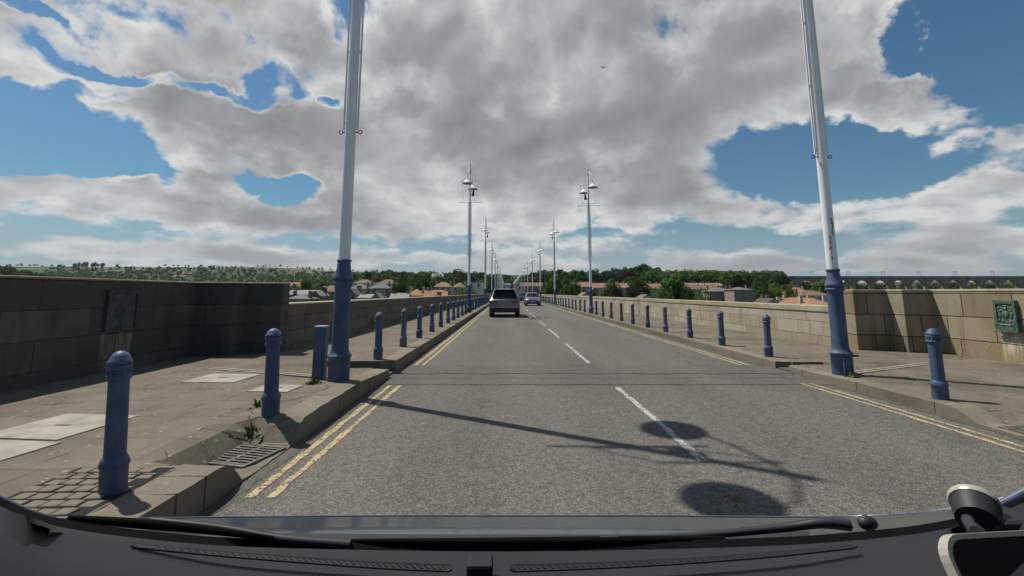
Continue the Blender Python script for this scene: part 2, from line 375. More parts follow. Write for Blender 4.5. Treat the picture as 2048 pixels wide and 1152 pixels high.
# ------------------------------------------------------------------ stone parapets
def wall(name, label, poly, ztop, mat, cop_out=.05, cop_h=.13, z0=-2.6):
    t = thing(name, label, 'stone wall', (poly[0][0],poly[0][1],0), 0, 'stone parapets of the bridge')
    ox,oy = poly[0]
    q = [(x-ox,y-oy) for x,y in poly]
    MB().prism(q, z0, ztop-cop_h).build('masonry', mat, t, bevel=.012)
    # coping: slightly proud of the face
    c = Vector((sum(x for x,y in q)/len(q), sum(y for x,y in q)/len(q)))
    n = len(q); out = []
    for i in range(n):
        p0,p1,p2 = Vector(q[i-1]),Vector(q[i]),Vector(q[(i+1)%n])
        e1=(p1-p0).normalized(); e2=(p2-p1).normalized(); n1=Vector((e1.y,-e1.x)); n2=Vector((e2.y,-e2.x))
        v = p1+(n1+n2)*cop_out*(1 if abs(n1.dot(n2))<.5 else .5); out.append((v.x,v.y))
    MB().prism(out, ztop-cop_h, ztop).build('coping', M['coping'], t, bevel=.02)
    return t
def ccw(p):
    a = sum(p[i-1][0]*p[i][1]-p[i][0]*p[i-1][1] for i in range(len(p)))
    return p if a > 0 else p[::-1]
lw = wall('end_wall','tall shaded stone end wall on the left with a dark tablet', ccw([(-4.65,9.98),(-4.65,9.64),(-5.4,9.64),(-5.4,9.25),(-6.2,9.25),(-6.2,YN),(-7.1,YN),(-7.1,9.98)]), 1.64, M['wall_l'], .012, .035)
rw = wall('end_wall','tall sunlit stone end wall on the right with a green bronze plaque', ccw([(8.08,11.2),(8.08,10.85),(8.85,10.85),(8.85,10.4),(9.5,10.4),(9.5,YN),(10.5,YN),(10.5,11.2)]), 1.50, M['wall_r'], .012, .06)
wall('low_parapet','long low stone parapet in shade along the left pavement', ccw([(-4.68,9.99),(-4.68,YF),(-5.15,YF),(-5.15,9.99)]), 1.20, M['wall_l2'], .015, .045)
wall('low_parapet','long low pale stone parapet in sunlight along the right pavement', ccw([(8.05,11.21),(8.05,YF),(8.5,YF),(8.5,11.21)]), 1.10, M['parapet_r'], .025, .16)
# plaques
def local(o, x, y, z): return (x-o.location.x, y-o.location.y, z)
# left tablet: about y 6.9..8.1 on the face x=-6.2
px,py,pz = local(lw,-6.2,7.5,1.14)
mb = MB(); mb.box(px-.02,px+.035,py-.30,py+.30,pz-.32,pz+.32); pl = mb.build('tablet', M['slate_plaque'], lw, bevel=.01); pl['label']='dark weathered tablet with raised border'
mb = MB()
for a in ((-.30,-.265,-.32,.32),(.265,.30,-.32,.32),(-.265,.265,.285,.32),(-.265,.265,-.32,-.285)): mb.box(px+.035,px+.055,py+a[0],py+a[1],pz+a[2],pz+a[3])
mb.build('border', M['slate_plaque'], pl)
# right bronze plaque with heraldic relief
px,py,pz = local(rw,9.5,8.86,1.0); w,h = .195,.285
mb = MB(); mb.box(px-.05,px+.02,py-w,py+w,pz-h,pz+h); pl = mb.build('plaque', M['bronze'], rw, bevel=.008); pl['label']='green bronze plaque with a coat of arms in relief'
mb = MB(); x1 = px-.05
for a in ((-w,-w+.05,-h,h),(w-.05,w,-h,h),(-w+.05,w-.05,h-.07,h),(-w+.05,w-.05,-h,-h+.10)): mb.box(x1-.022,x1,py+a[0],py+a[1],pz+a[2],pz+a[3])
mb.box(x1-.045,x1,py-w-.02,py+w+.02,pz-h-.035,pz-h-.003); mb.build('plaque_frame', M['bronze'], pl, bevel=.005)
mb = MB(); s = (.5,1,1)
mb.ball((x1,py,pz+.01),.062,10,6,(.4,1,1.25)); mb.ball((x1,py,pz+.12),.04,8,5,(.5,1.2,.9)); mb.ball((x1,py,pz+.175),.03,8,5,(.5,1.6,.6))
for sg in (-1,1):
    mb.ball((x1,py+sg*.10,pz+.0),.034,8,5,(.5,.9,2.2)); mb.ball((x1,py+sg*.085,pz+.085),.026,8,5,(.6,1,1)); mb.ball((x1,py+sg*.12,pz+.14),.026,8,5,(.5,1.2,1)); mb.ball((x1,py+sg*.125,pz-.10),.022,8,5,(.5,1,1.4)); mb.ball((x1,py+sg*.07,pz-.11),.022,8,5,(.5,1.2,1.2)); mb.ball((x1,py+sg*.135,pz+.06),.017,6,5,(.6,1,2))
mb.tube([(x1-.005,py-.14,pz-.165),(x1-.014,py-.07,pz-.19),(x1-.014,py,pz-.175),(x1-.014,py+.07,pz-.19),(x1-.005,py+.14,pz-.165)],.02,6)
mb.build('coat_of_arms', M['bronze'], pl)

# ------------------------------------------------------------------ bollards
PLB = [(.095,0),(.095,.16),(.088,.165)]
def bollard_parts(style=0):
    base = MB().lathe([(.094,-.04),(.094,.155),(.102,.165),(.104,.18),(.092,.205),(.078,.225)], seg=16)
    shaft = MB().lathe([(.076,.225),(.074,.45),(.072,.68)], seg=16, cap=False)
    col = MB().lathe([(.072,.675),(.086,.68),(.089,.695),(.086,.71),(.076,.715),(.076,.735),(.086,.74),(.089,.755),(.086,.768),(.074,.77)], seg=16, cap=False)
    band = MB()
    if style == 1: band.lathe([(.073,.545),(.088,.55),(.090,.565),(.088,.58),(.073,.585)], seg=16, cap=False)
    if style == 2:                                  # beaded collar
        for k in range(12):
            a = k*math.pi/6; col.ball((.079*math.cos(a),.079*math.sin(a),.725),.012,6,4)
    cap = MB().lathe([(.074,.77),(.088,.775),(.088,.79),(.076,.80),(.066,.822),(.047,.842),(.022,.853),(.001,.856)], seg=16, cap=False)
    return base, shaft, col, cap, band
def bollard_proto(style, mat, label, group, loc):
    t = thing('bollard', label, 'bollard', loc, 0, group); t.scale = (.9,.9,1)
    for n, mb in zip(('base','shaft','collar','cap','band'), bollard_parts(style)):
        if mb.v: mb.build(n, mat, t, fix=False)
    return t
def bollard_single(style, mat):
    q = MB()
    for mb in bollard_parts(style): 
        for f, sm_ in zip(mb.f, mb.sm): pass
        q.add(mb.v, mb.f, 0, True)
    return q.mesh('bollard', mat, fix=False)
far_mesh = [bollard_single(0, M['blue']), bollard_single(1, M['blue'])]
protos = {}
ORD = ['first','second','third','fourth','fifth','sixth','seventh','eighth','ninth','tenth','eleventh','twelfth','thirteenth','fourteenth','fifteenth','sixteenth']
def put_bollard(side, x, y, z, style, matkey, label, near):
    grp = 'blue bollards along the %s kerb' % side
    rz = random.uniform(0,6); tilt = random.uniform(-.012,.012)
    if near:
        k = (style, matkey)
        if k not in protos:
            protos[k] = bollard_proto(style, M[matkey], label, grp, (x,y,z)); o = protos[k]
        else:
            o = copy_tree(protos[k], (x,y,z), rz, label, group=grp); o.scale = (.88,.88,1)
    else:
        o = bpy.data.objects.new('bollard', far_mesh[style%2]); COL.objects.link(o); o.location = (x,y,z); o.scale = (.9,.9,1); tag(o, label, 'bollard', grp)
    o.rotation_euler = (tilt, random.uniform(-.012,.012), rz)
POLE_L = [6.70+22.5*k for k in range(16)]; POLE_R = [7.70+22.3*k for k in range(16)]
put_bollard('left', -2.42, 3.03, .20, 2, 'blue', 'large blue bollard nearest the camera on the left pavement', True); protos[(2,'blue')].rotation_euler = (0,-.06,0); protos[(2,'blue')].scale = (.76,.76,1)
put_bollard('left', -2.37, 4.84, .205, 0, 'blue', 'blue bollard on the left kerb between the drain grate and the lamp post', True); protos[(0,'blue')].rotation_euler = (0,-.03,0)
put_bollard('right', 5.36, 5.92, .125, 2, 'blue', 'dark blue bollard nearest the camera on the right pavement', True)
lst = {2:1, 3:1, 4:1, 5:1, 7:1}
NSP = 9
for k in range(NSP):
    for j in range(10):
        for side, x, P0, z in (('left',-2.37,POLE_L,.21),('right',5.37,POLE_R,.125)):
            y = P0[k]+(P0[k+1]-P0[k])*(j+1)/11
            style = 0; mk = 'blue'
            if side == 'left' and k == 0: style = 1 if j in (2,3,4,5,6) else 0
            if side == 'right' and k == 0: style = 1 if j in (2,3,4,5,7) else 0
            if k == 0 and side == 'right' and j == 3: mk = 'blue_faded'
            if k == 0 and side == 'left' and j in (0,1): mk = 'blue_faded'
            if k and (j*7+k*3) % 4 == 0: style = 1
            extra = {'blue_faded':'faded grey-blue','blue':'blue'}[mk]
            lab = '%s bollard on the %s kerb, %s one beyond the %s lamp post' % (extra, side, ORD[j], ORD[k])
            if style == 1 and k == 0: lab = '%s banded bollard on the %s kerb, %s one beyond the %s lamp post' % (extra, side, ORD[j], ORD[k])
            put_bollard(side, x+random.uniform(-.02,.02), y, z, style, mk, lab, k < 2)
# blue box post beside the left lamp post
t = thing('box_post', 'square blue metal box post standing against the left lamp post', 'box post', (-2.72,6.92,.19), .12)
MB().box(-.082,.082,-.09,.09,-.03,.735).build('body', M['blue'], t, bevel=.006)
MB().box(-.09,.09,-.098,.098,.735,.752).build('top_plate', M['blue_pale'], t, bevel=.004)
MB().box(-.06,.06,-.0935,-.0905,.08,.68).build('door', M['blue'], t)

# ------------------------------------------------------------------ lamp posts
def lamp_parts(tw):                 # tw: twist of the lantern arms
    d = {}
    base = MB().lathe([(.148,-.05),(.148,.30),(.152,.302),(.164,.312),(.165,.338),(.156,.346),(.138,.37),(.126,.40),(.119,.44),(.116,.48),(.114,1.33)], seg=24)
    zq = lambda L_: [(a_, 1.33+(z_-1.36)*.79) for a_, z_ in L_]
    base.lathe(zq([(.116,1.36),(.135,1.37),(.139,1.39),(.135,1.41),(.122,1.415),(.122,1.445),(.135,1.45),(.139,1.47),(.135,1.49),(.133,1.505),(.122,1.535),(.109,1.59),(.099,1.66),(.093,1.73),(.092,1.765),(.100,1.78),(.103,1.795),(.102,1.815),(.086,1.815)]), seg=24, cap=False)
    for k in range(14):
        a = k*2*math.pi/14; base.ball((.125*math.cos(a),.125*math.sin(a),1.385),.012,6,4)
    d['column_base'] = (base, 'blue')
    d['mast'] = (MB().lathe([(.085,1.66),(.081,3.6),(.074,5.5),(.064,7.2),(.058,8.4),(.050,9.15)], seg=20), 'mast')
    c = MB()
    for sg in (-1,1):
        c.tube([(sg*.105,.0,3.66),(sg*.105,0,5.4),(sg*.095,0,6.98)], .016, 8)
        for zz in (3.75,4.9,6.1): c.box(min(sg*.115,sg*.06), max(sg*.115,sg*.06), -.014,.014,zz,zz+.03)
    d['conduit'] = (c, 'mast')
    e = MB()
    for sg in (-1,1):
        pts = [(sg*(.145+.028*math.cos(a)),0,3.62+.028*math.sin(a)) for a in [i*math.pi/6 for i in range(13)]]
        e.tube(pts, .007, 6); e.tube([(sg*.07,0,3.62),(sg*.12,0,3.62)], .008, 6)
    d['eye_bolt'] = (e, 'dark')
    y = MB(); y.tube([(-.74,0,7.02),(.74,0,7.02)], .022, 8); y.ball((0,0,7.02),.09,10,6,(1,1,.9)); d['lower_crossarm'] = (y, 'mast')
    y = MB(); y.tube([(-.53,0,8.42),(.53,0,8.42)], .024, 8); d['upper_crossarm'] = (y, 'mast')
    fr = MB()
    for sg in (-1,1): fr.tube([(sg*.53,0,8.42),(sg*.42,0,7.16)], .010, 6)
    fr.tube([(-.42,0,7.16),(.42,0,7.16)], .016, 8); d['stay_frame'] = (fr, 'mast')
    fn = MB().lathe([(.050,9.10),(.068,9.15),(.070,9.32),(.055,9.36),(.03,9.40),(.062,9.45),(.068,9.50),(.055,9.56),(.02,9.60),(.014,9.72),(.002,9.90)], seg=12); d['finial'] = (fn, 'mast')
    for i, sg in enumerate((-1,1)):
        ox, oy = sg*tw, sg*.84
        arm = MB().tube([(ox*.06,oy*.06,9.28),(ox*.35,oy*.30,9.20),(ox*.75,oy*.70,8.92),(ox*.97,oy*.97,8.62),(ox,oy,8.32)], .022, 8)
        sh = MB().lathe([(.03,8.42),(.045,8.33),(.10,8.27),(.22,8.17),(.33,8.09),(.345,8.06),(.335,8.05)], ox, oy, 20, cap=False)
        ins = MB().lathe([(.33,8.062),(.16,8.072),(.12,8.02),(.001,7.99)], ox, oy, 20, cap=False)
        d['lamp_arm%d' % i] = (arm, 'mast'); d['lamp_shade%d' % i] = (sh, 'shade'); d['lamp_glass%d' % i] = (ins, 'shade_in')
    cm = MB(); s2 = -1 if tw < 0 else 1
    cm.box(s2*.20-.07, s2*.20+.07, -.10,.08,7.42,7.60); cm.tube([(s2*.05,0,7.45),(s2*.20,0,7.45)],.02,6); cm.box(s2*.22-.05, s2*.22+.05,-.06,.06,7.62,7.78)
    d['floodlight'] = (cm, 'dark')
    return d
def lamp_proto(label, tw, loc, group):
    t = thing('lamp_post', label, 'lamp post', loc, 0, group); made = {}
    for n, (mb, mk) in lamp_parts(tw).items():
        nm = n.rstrip('01'); par = t
        if nm == 'lamp_glass': par = made['lamp_shade'+n[-1]]
        made[n] = mb.build(nm, M[mk], par, fix=nm in ('conduit','floodlight'))
    return t
LMAT = [M[k] for k in ('blue','mast','shade','shade_in','dark')]; LIDX = {'blue':0,'mast':1,'shade':2,'shade_in':3,'dark':4}
def lamp_single(tw):
    q = MB()
    for n, (mb, mk) in lamp_parts(tw).items(): q.add(mb.v, mb.f, LIDX[mk], True)
    return q.mesh('lamp_post', LMAT, fix=False)
for side, x, P0, tw, z in (('left',-2.36,POLE_L,.10,.21),('right',5.44,POLE_R,-.14,.125)):
    pr = None; me = lamp_single(tw)
    for k, y in enumerate(P0):
        if k == 0: lab = 'nearest %s lamp post, white mast on a fluted blue column base by the kerb' % side
        else: lab = 'white lamp post on the %s kerb, %s in its row from the camera' % (side, ORD[k])
        grp = 'lamp posts along the bridge'
        if k < 4:
            if pr is None: pr = lamp_proto(lab, tw, (x,y,z), grp); pr0 = pr
            else: copy_tree(pr, (x,y,z), 0, lab)
        else:
            o = bpy.data.objects.new('lamp_post', me); COL.objects.link(o); o.location = (x,y,z); tag(o, lab, 'lamp post', grp)
    if side == 'right':
        # stacked inventory number and access doors of the near right post (facing the camera)
        def text(ch, zc, size, par):
            cu = bpy.data.curves.new('digit','FONT'); cu.body = ch; cu.size = size; cu.align_x = 'CENTER'; cu.extrude = .0008
            tmp = bpy.data.objects.new('tmp', cu); COL.objects.link(tmp)
            dg = bpy.context.evaluated_depsgraph_get(); me2 = bpy.data.meshes.new_from_object(tmp.evaluated_get(dg))
            bpy.data.objects.remove(tmp); me2.materials.clear(); me2.materials.append(M['dark'])
            o = bpy.data.objects.new('number', me2); COL.objects.link(o); o.parent = par
            ang = R(-122); r = .0845
            o.location = (r*math.cos(ang), r*math.sin(ang), zc); o.rotation_euler = (R(90),0,ang+R(90)); return o
        right_post = pr
# number digits are one part: join by building all in one mesh
def number_part(par, digits):
    q = MB()
    for i, ch in enumerate(digits):
        o = text(ch, 2.18-i*.085, .085, par); mt = o.matrix_basis
        q.add([mt @ v.co for v in o.data.vertices], [tuple(p.vertices) for p in o.data.polygons]); bpy.data.objects.remove(o)
    o = q.build('post_number', M['dark'], par); o['label'] = 'black stacked digits 20813 on the white mast'
number_part(right_post, '20813')
mb = MB()
for i in range(7):
    a0, a1 = R(-118+i*6), R(-118+(i+1)*6)
    for (r, z0, z1) in ((.1195,.55,1.25),):
        mb.add([(r*math.cos(a0),r*math.sin(a0),z0),(r*math.cos(a1),r*math.sin(a1),z0),(r*math.cos(a1),r*math.sin(a1),z1),(r*math.cos(a0),r*math.sin(a0),z1)], [(0,1,2,3)])
mb.build('access_door', M['blue'], right_post)
MB().box(-.075,.075,-.156,-.13,.03,.27).build('base_door', M['blue'], right_post, bevel=.004)
MB().box(.13,.27,-.02,.02,.27,.30).build('side_bracket', M['dark'], right_post)
mb = MB()
for i in range(9):
    z = 2.26+i*.03; a = R(-88+random.uniform(-6,6)); r = .0842; w = random.uniform(.006,.016)
    mb.add([(r*math.cos(a)-w,r*math.sin(a)-.001,z),(r*math.cos(a)+w,r*math.sin(a)-.001,z),(r*math.cos(a)+w*.6,r*math.sin(a)-.001,z+.04),(r*math.cos(a)-w*.6,r*math.sin(a)-.001,z+.04)], [(0,1,2,3)])
mb.build('rust_mark', M['rust'], right_post)

# ------------------------------------------------------------------ weeds
M['weed'] = simple('weed_green', (.10,.13,.035), .8, var=.4, scale=9)
def weed(x, y, z, r, n, label):
    mb = MB()
    for i in range(n):
        a = random.uniform(0,6.28); d = r*random.random()**.7; h = random.uniform(.03,.10)*(1.3-d/r); w = random.uniform(.006,.014)
        px_, py_ = d*math.cos(a), d*math.sin(a); lx, ly = random.uniform(-.04,.04), random.uniform(-.04,.04); u = random.uniform(0,3.14)
        cx, cy = w*math.cos(u), w*math.sin(u)
        mb.add([(px_-cx,py_-cy,0),(px_+cx,py_+cy,0),(px_+cx*1.4+lx*.5,py_+cy*1.4+ly*.5,h*.6),(px_+lx,py_+ly,h)], [(0,1,2,3)])
    o = mb.build('weed', M['weed'], fix=False); o.location = (x,y,z); tag(o, label, 'weed')
weed(-2.60,6.45,.20,.12,110,'green weed tuft at the foot of the left lamp post')
weed(-2.42,4.62,.09,.08,50,'green weed tuft behind the drain grate by the left kerb')
weed(5.40,7.46,.115,.11,90,'low dry weeds round the foot of the right lamp post')
weed(-2.68,5.15,.205,.07,24,'thin weeds in a pavement crack behind the second left bollard')


# ------------------------------------------------------------------ cars on the bridge
def m_car(name, col, rough=.28):
    m, g, b = new_mat(name); p = obj(g)
    fin(g, b, g.mix(g.step(g.noise(p, 1.5, 4),.3,.7), c3(*[c*.92 for c in col]), c3(*[c*1.08 for c in col])), g.m('ADD', rough, g.m('MULTIPLY', g.noise(p, 7, 5), .15)), .35); b.inputs['Coat Weight'].default_value = .6; b.inputs['Coat Roughness'].default_value = .08
    return m
M['glass'] = simple('dark_car_glass', (.008,.009,.012), .08, 0, spec=.28, bstr=0)
M['plastic'] = simple('black_plastic', (.018,.018,.02), .55)
M['tyre'] = simple('tyre_rubber', (.014,.014,.014), .85)
M['rim'] = simple('alloy', (.35,.35,.36), .35, .8)
M['red'] = simple('tail_light_red', (.16,.010,.016), .2, 0, spec=.7)
M['lens'] = simple('headlight_lens', (.62,.66,.72), .12, 0, spec=.8)
M['chrome'] = simple('chrome', (.6,.6,.62), .15, 1)
M['plate_y'] = simple('yellow_plate', (.30,.23,.09), .6)
M['plate_w'] = simple('pale_plate', (.45,.45,.45), .5)
SUV = dict(st=[(-2.26,.46,.94,.98,.76,.78,.66),(-2.22,.34,.99,1.03,.87,.86,.74),(-2.08,.28,1.04,1.12,.91,.90,.75),(-1.92,.28,1.05,1.42,.92,.90,.67),(-1.78,.27,1.06,1.60,.92,.90,.61),(-1.3,.27,1.06,1.66,.92,.90,.62),(0,.27,1.05,1.68,.92,.90,.64),(.55,.27,1.05,1.62,.92,.90,.65),(1.05,.27,1.04,1.34,.92,.90,.70),(1.4,.27,1.03,1.09,.92,.89,.76),(1.95,.28,.95,1.01,.91,.87,.74),(2.15,.30,.84,.90,.87,.82,.70),(2.24,.36,.70,.74,.78,.74,.62)],
    rg=[(-2.125,1.10,.735),(-1.80,1.575,.60)], fg=[(1.40,1.09,.72),(.60,1.585,.60)], wr=.345, wy=(-1.35,1.32), tr=.79)
HATCH = dict(st=[(-2.02,.46,.82,.86,.72,.74,.62),(-1.98,.32,.90,.95,.83,.82,.72),(-1.85,.24,.95,1.05,.87,.85,.70),(-1.6,.23,.97,1.32,.88,.86,.62),(-1.3,.23,.97,1.42,.88,.86,.60),(-.6,.23,.96,1.46,.88,.86,.60),(.1,.23,.95,1.45,.88,.86,.60),(.5,.23,.95,1.36,.88,.86,.61),(.95,.23,.94,1.12,.88,.85,.68),(1.22,.23,.92,.97,.88,.85,.74),(1.75,.24,.80,.86,.86,.82,.70),(1.98,.26,.68,.74,.80,.76,.64),(2.06,.32,.56,.60,.70,.68,.58)],
    rg=[(-1.87,1.03,.68),(-1.36,1.395,.58)], fg=[(1.20,.965,.72),(.46,1.385,.57)], wr=.31, wy=(-1.25,1.25), tr=.75)
def make_car(spec, name, label, cat, body, loc, rz, plate_rear, group=None, rails=False):
    t = thing(name, label, cat, loc, rz, group)
    rows = []
    for y, zb, zl_, zr_, wb, wl, wr_ in spec['st']:
        zm = (zb+zl_)/2
        half = [(0,zb),(wb*.93,zb),(wb,zb+.09),(max(wb,wl)*1.0,zm),(wl,zl_-.03),(wl-.012,zl_+.005),(wr_+.03,zr_-.05),(wr_*.90,zr_),(wr_*.5,zr_+.02),(0,zr_+.025)]
        rows.append([(x,y,z) for x,z in half]+[(-x,y,z) for x,z in half[-2:0:-1]])
    mb = MB(); n = len(rows[0]); vs = [p for r in rows for p in r]
    mb.add(vs, [(i*n+j, i*n+(j+1)%n, (i+1)*n+(j+1)%n, (i+1)*n+j) for i in range(len(rows)-1) for j in range(n)], 0, True)
    mb.add(rows[0], [tuple(range(n))]); mb.add(rows[-1], [tuple(range(n))])
    mb.build('body', body, t)
    def pane(nm, y0, z0, w0, y1, z1, w1, off, mat=M['glass'], inset=0):
        th = off
        mb = MB(); vs = []
        for k in range(2):
            for (y,z,w) in ((y0,z0,w0),(y1,z1,w1)):
                for i in range(5):
                    x = -w+2*w*i/4; cr = .035*(1-(x/w)**2)
                    vs.append((x, y+(th if k == 0 else -th*2)+cr*(1 if th > 0 else -1), z+ (.012 if k==0 else -.02)))
        fs = []
        for k in (0,10):
            for i in range(4): fs.append((k+i,k+i+1,k+6+i,k+5+i))
        fs += [(i,i+1,11+i,10+i) for i in range(4)]+[(5+i,6+i,16+i,15+i) for i in range(4)]+[(0,5,15,10),(4,9,19,14)]
        mb.add(vs, fs, 0, False); return mb.build(nm, mat, t)
    (ya,za,wa),(yb,zb2,wb2) = spec['rg']; pane('rear_window', ya,za,wa,yb,zb2,wb2,-.035)
    (ya,za,wa),(yb,zb2,wb2) = spec['fg']; pane('windscreen', ya,za,wa,yb,zb2,wb2,.035)
    # side windows
    L = spec['st']; ys = [s for s in L if s[3]-s[2] > .3]
    for sg in (-1,1):
        mb = MB(); lo=[]; hi=[]
        for y,zb_,zl_,zr_,wb_,wl,wr_ in ys:
            lo.append((sg*(wl+.004),y,zl_+.04)); hi.append((sg*(wr_+.055),y,zr_-.09))
        mb.grid([lo,hi]); mb.build('side_window', M['glass'], t)
        y = L[7][0]+.25; 
        mb = MB(); mb.box(min(sg*(.90),sg*1.06),max(sg*.90,sg*1.06),y-.06,y+.05,L[7][2]+.0,L[7][2]+.15); mb.build('wing_mirror', body, t, bevel=.02)
    r = spec['wr']
    for wy in spec['wy']:
        for sg in (-1,1):
            x = sg*spec['tr']
            w = MB(); prof = [(r*.62,-.115),(r*.93,-.115),(r,-.085),(r,.085),(r*.93,.115),(r*.62,.115)]
            vs=[]; fs=[]; seg=24
            for rr,xx in prof:
                for k in range(seg):
                    a = 2*math.pi*k/seg; vs.append((x+xx, wy+rr*math.cos(a), r+rr*math.sin(a)))
            for i in range(len(prof)-1):
                for k in range(seg): fs.append((i*seg+k,i*seg+(k+1)%seg,(i+1)*seg+(k+1)%seg,(i+1)*seg+k))
            w.add(vs,fs,0,True); wh = w.build('wheel', M['tyre'], t)
            rm = MB()
            for k in range(5):
                a = 2*math.pi*k/5; c,s_ = math.cos(a),math.sin(a); q=.05
                rm.add([(x+sg*.10, wy-s_*q, r+c*q),(x+sg*.10, wy+s_*q, r-c*q),(x+sg*.10, wy+c*r*.64+s_*q, r+s_*r*.64-c*q),(x+sg*.10, wy+c*r*.64-s_*q, r+s_*r*.64+c*q)],[(0,1,2,3)])
            rm.build('rim', M['rim'], wh)
            ar = MB(); pts=[(x+sg*.105, wy+(r+.05)*math.cos(a), r+(r+.05)*math.sin(a)) for a in [R(-10+200*i/14) for i in range(15)]]
            ar.tube(pts,.035,6); ar.build('wheel_arch', M['plastic'], t)
    rb, fb = L[0][0], L[-1][0]; w1 = L[1][4]; zl_ = L[1][2]
    # rear: lights, bumper, plate, badge
    for sg in (-1,1):
        mb = MB(); a,c = sorted((sg*.40,sg*(L[2][5]-.02))); mb.box(a,c,rb-.01,rb+.22,zl_-.17,zl_-.02); mb.build('tail_light', M['red'], t, bevel=.025)
        mb = MB(); a,c = sorted((sg*.42,sg*.70)); mb.box(a,c,fb-.18,fb+.012,L[-2][2]-.13,L[-2][2]+.015); mb.build('headlight', M['lens'], t, bevel=.03)
    mb = MB(); mb.box(-w1+.03,w1-.03,rb-.03,rb+.3,L[2][1]+.02,.58); mb.build('rear_bumper', M['plastic'], t, bevel=.04)
    mb = MB(); mb.box(-w1+.12,w1-.12,rb-.045,rb,.585,.61); mb.build('bumper_trim', M['chrome'], t)
    mb = MB(); mb.box(-.26,.26,rb-.025,rb+.01,.68,.79); mb.build('number_plate', plate_rear, t)
    mb = MB(); mb.tube([(.055*math.cos(a),rb-.012,zl_-.06+.055*math.sin(a)) for a in [i*math.pi/6 for i in range(13)]],.009,6); mb.build('badge', M['chrome'], t)
    # front
    mb = MB(); mb.box(-.50,.50,fb-.10,fb+.012,.36,.55); mb.build('grille', M['plastic'], t, bevel=.02)
    mb = MB(); mb.box(-.26,.26,fb+.012,fb+.03,.42,.53); mb.build('number_plate', M['plate_w'], t)
    mb = MB(); mb.box(-.70,.70,fb-.16,fb-.015,L[-2][1]-.04,L[-2][1]+.07); mb.build('front_bumper', M['plastic'], t, bevel=.02)
    if rails:
        for sg in (-1,1):
            mb = MB(); mb.tube([(sg*.60,-1.75,1.60),(sg*.60,-1.6,1.70),(sg*.62,-.2,1.735),(sg*.62,.4,1.68)],.018,6); mb.build('roof_rail', M['chrome'], t)
        mb = MB(); mb.box(-.62,.62,-1.98,-1.72,1.615,1.645); mb.build('roof_spoiler', body, t, bevel=.012)
        mb = MB(); mb.add([(-.015,-1.5,1.69),(.015,-1.5,1.69),(.015,-1.3,1.69),(-.015,-1.3,1.69),(0,-1.5,1.77)],[(0,1,2,3),(0,1,4),(1,2,4),(2,3,4),(3,0,4)]); mb.build('aerial', M['plastic'], t)
        mb = MB(); mb.tube([(-.05,-2.03,1.14),(.10,-2.045,1.15),(.42,-2.02,1.19)],.012,6); mb.build('rear_wiper', M['plastic'], t)
    return t
M['car_a'] = m_car('mauve_grey_paint', (.185,.178,.198)); M['car_b'] = m_car('blue_grey_paint', (.11,.13,.17)); M['car_c'] = m_car('black_paint', (.012,.013,.015)); M['car_d'] = m_car('dark_grey_paint', (.03,.03,.035))
make_car(SUV,'suv','mauve-grey SUV with roof rails driving ahead in the left lane, seen from behind','car',M['car_a'],(-.12,29.6,0),0,M['plate_y'],rails=True)
make_car(HATCH,'hatchback','blue-grey hatchback coming towards the camera in the right lane','car',M['car_b'],(2.95,53.5,0),math.pi,M['plate_y'])
make_car(HATCH,'hatchback','black car coming along behind the blue-grey hatchback','car',M['car_c'],(2.55,72,0),math.pi,M['plate_y'])
make_car(SUV,'suv','dark car farthest along the right lane, half hidden by the SUV roof edge','car',M['car_d'],(2.6,96,0),math.pi,M['plate_y'])

# ------------------------------------------------------------------ terrain
def lerp(x, xs, ys):
    if x <= xs[0]: return ys[0]
    for i in range(1,len(xs)):
        if x <= xs[i]:
            t = (x-xs[i-1])/(xs[i]-xs[i-1]); return ys[i-1]+(ys[i]-ys[i-1])*t
    return ys[-1]
def T(x, y):
    z = lerp(y, [0,90,200,300,450,700,1200,1700,2300,3500], [-15,-12,-9,-7,-3,3,16,40,0,0])
    a = x/max(y,60.0)
    if y > 900:
        far = lerp(a, [-1.3,-1.08,-.9,-.7,-.5,-.35,-.2,-.1,.05,.2,.35,.5,.7,.9,1.3], [150,136,135,131,122,112,104,93,86,78,62,40,42,52,60])
        t = sm((y-900)/1500); z = lerp(y,[900,1200],[8,16])*(1-t)+far*t
        z += 5*math.sin(x*.004)+3*math.sin(x*.011+1)
    if a < -.85 and y > 250: z += 34*sm((-.85-a)/.35)*sm((y-350)/350)*(1-sm((y-1000)/500))
    z += 13*sm((y-420)/160)*(1-sm((y-900)/300))*(1-sm((abs(a)-.30)/.12))
    if y > 340:                      # wooded bank at the right
        k = sm((a-.22)/.1)*(1-sm((a-.60)/.06)); z += 9*k*sm((y-340)/120)*(1-sm((y-640)/200))
    k = (1-sm((abs(x-1.5)-13)/22))*sm((y-330)/40)*(1-sm((y-560)/250)); z = z*(1-k)+(-.35)*k
    return z
ys_ = [-60,-20,20,60,90,120,150,180,210,240,270,300,330,345,360,375,400,430,470,520,580,650,740,850,1000,1200,1450,1700,2000,2350,2800,3400,5000]
rows = []
for y in ys_:
    w = max(160, y*1.75); r = []
    for i in range(-60,61):
        x = w*(i/60.0)*(.25+.75*abs(i/60.0)); r.append((x,y,T(x,y)))
    rows.append(r)
m, g, bb = new_mat('fields'); p = pos(g)
v = g.n('ShaderNodeTexVoronoi'); g.put(v.inputs['Vector'], g.vm('ADD', g.scale(p,(1,.55,0)), g.scale(g.noise(p,.01,3,out=1),(40,40,0)))); v.inputs['Scale'].default_value = .0052
cr = g.n('ShaderNodeValToRGB'); g.put(cr.inputs[0], g.sep(v.outputs['Color'])[0]); e = cr.color_ramp
e.interpolation = 'CONSTANT'
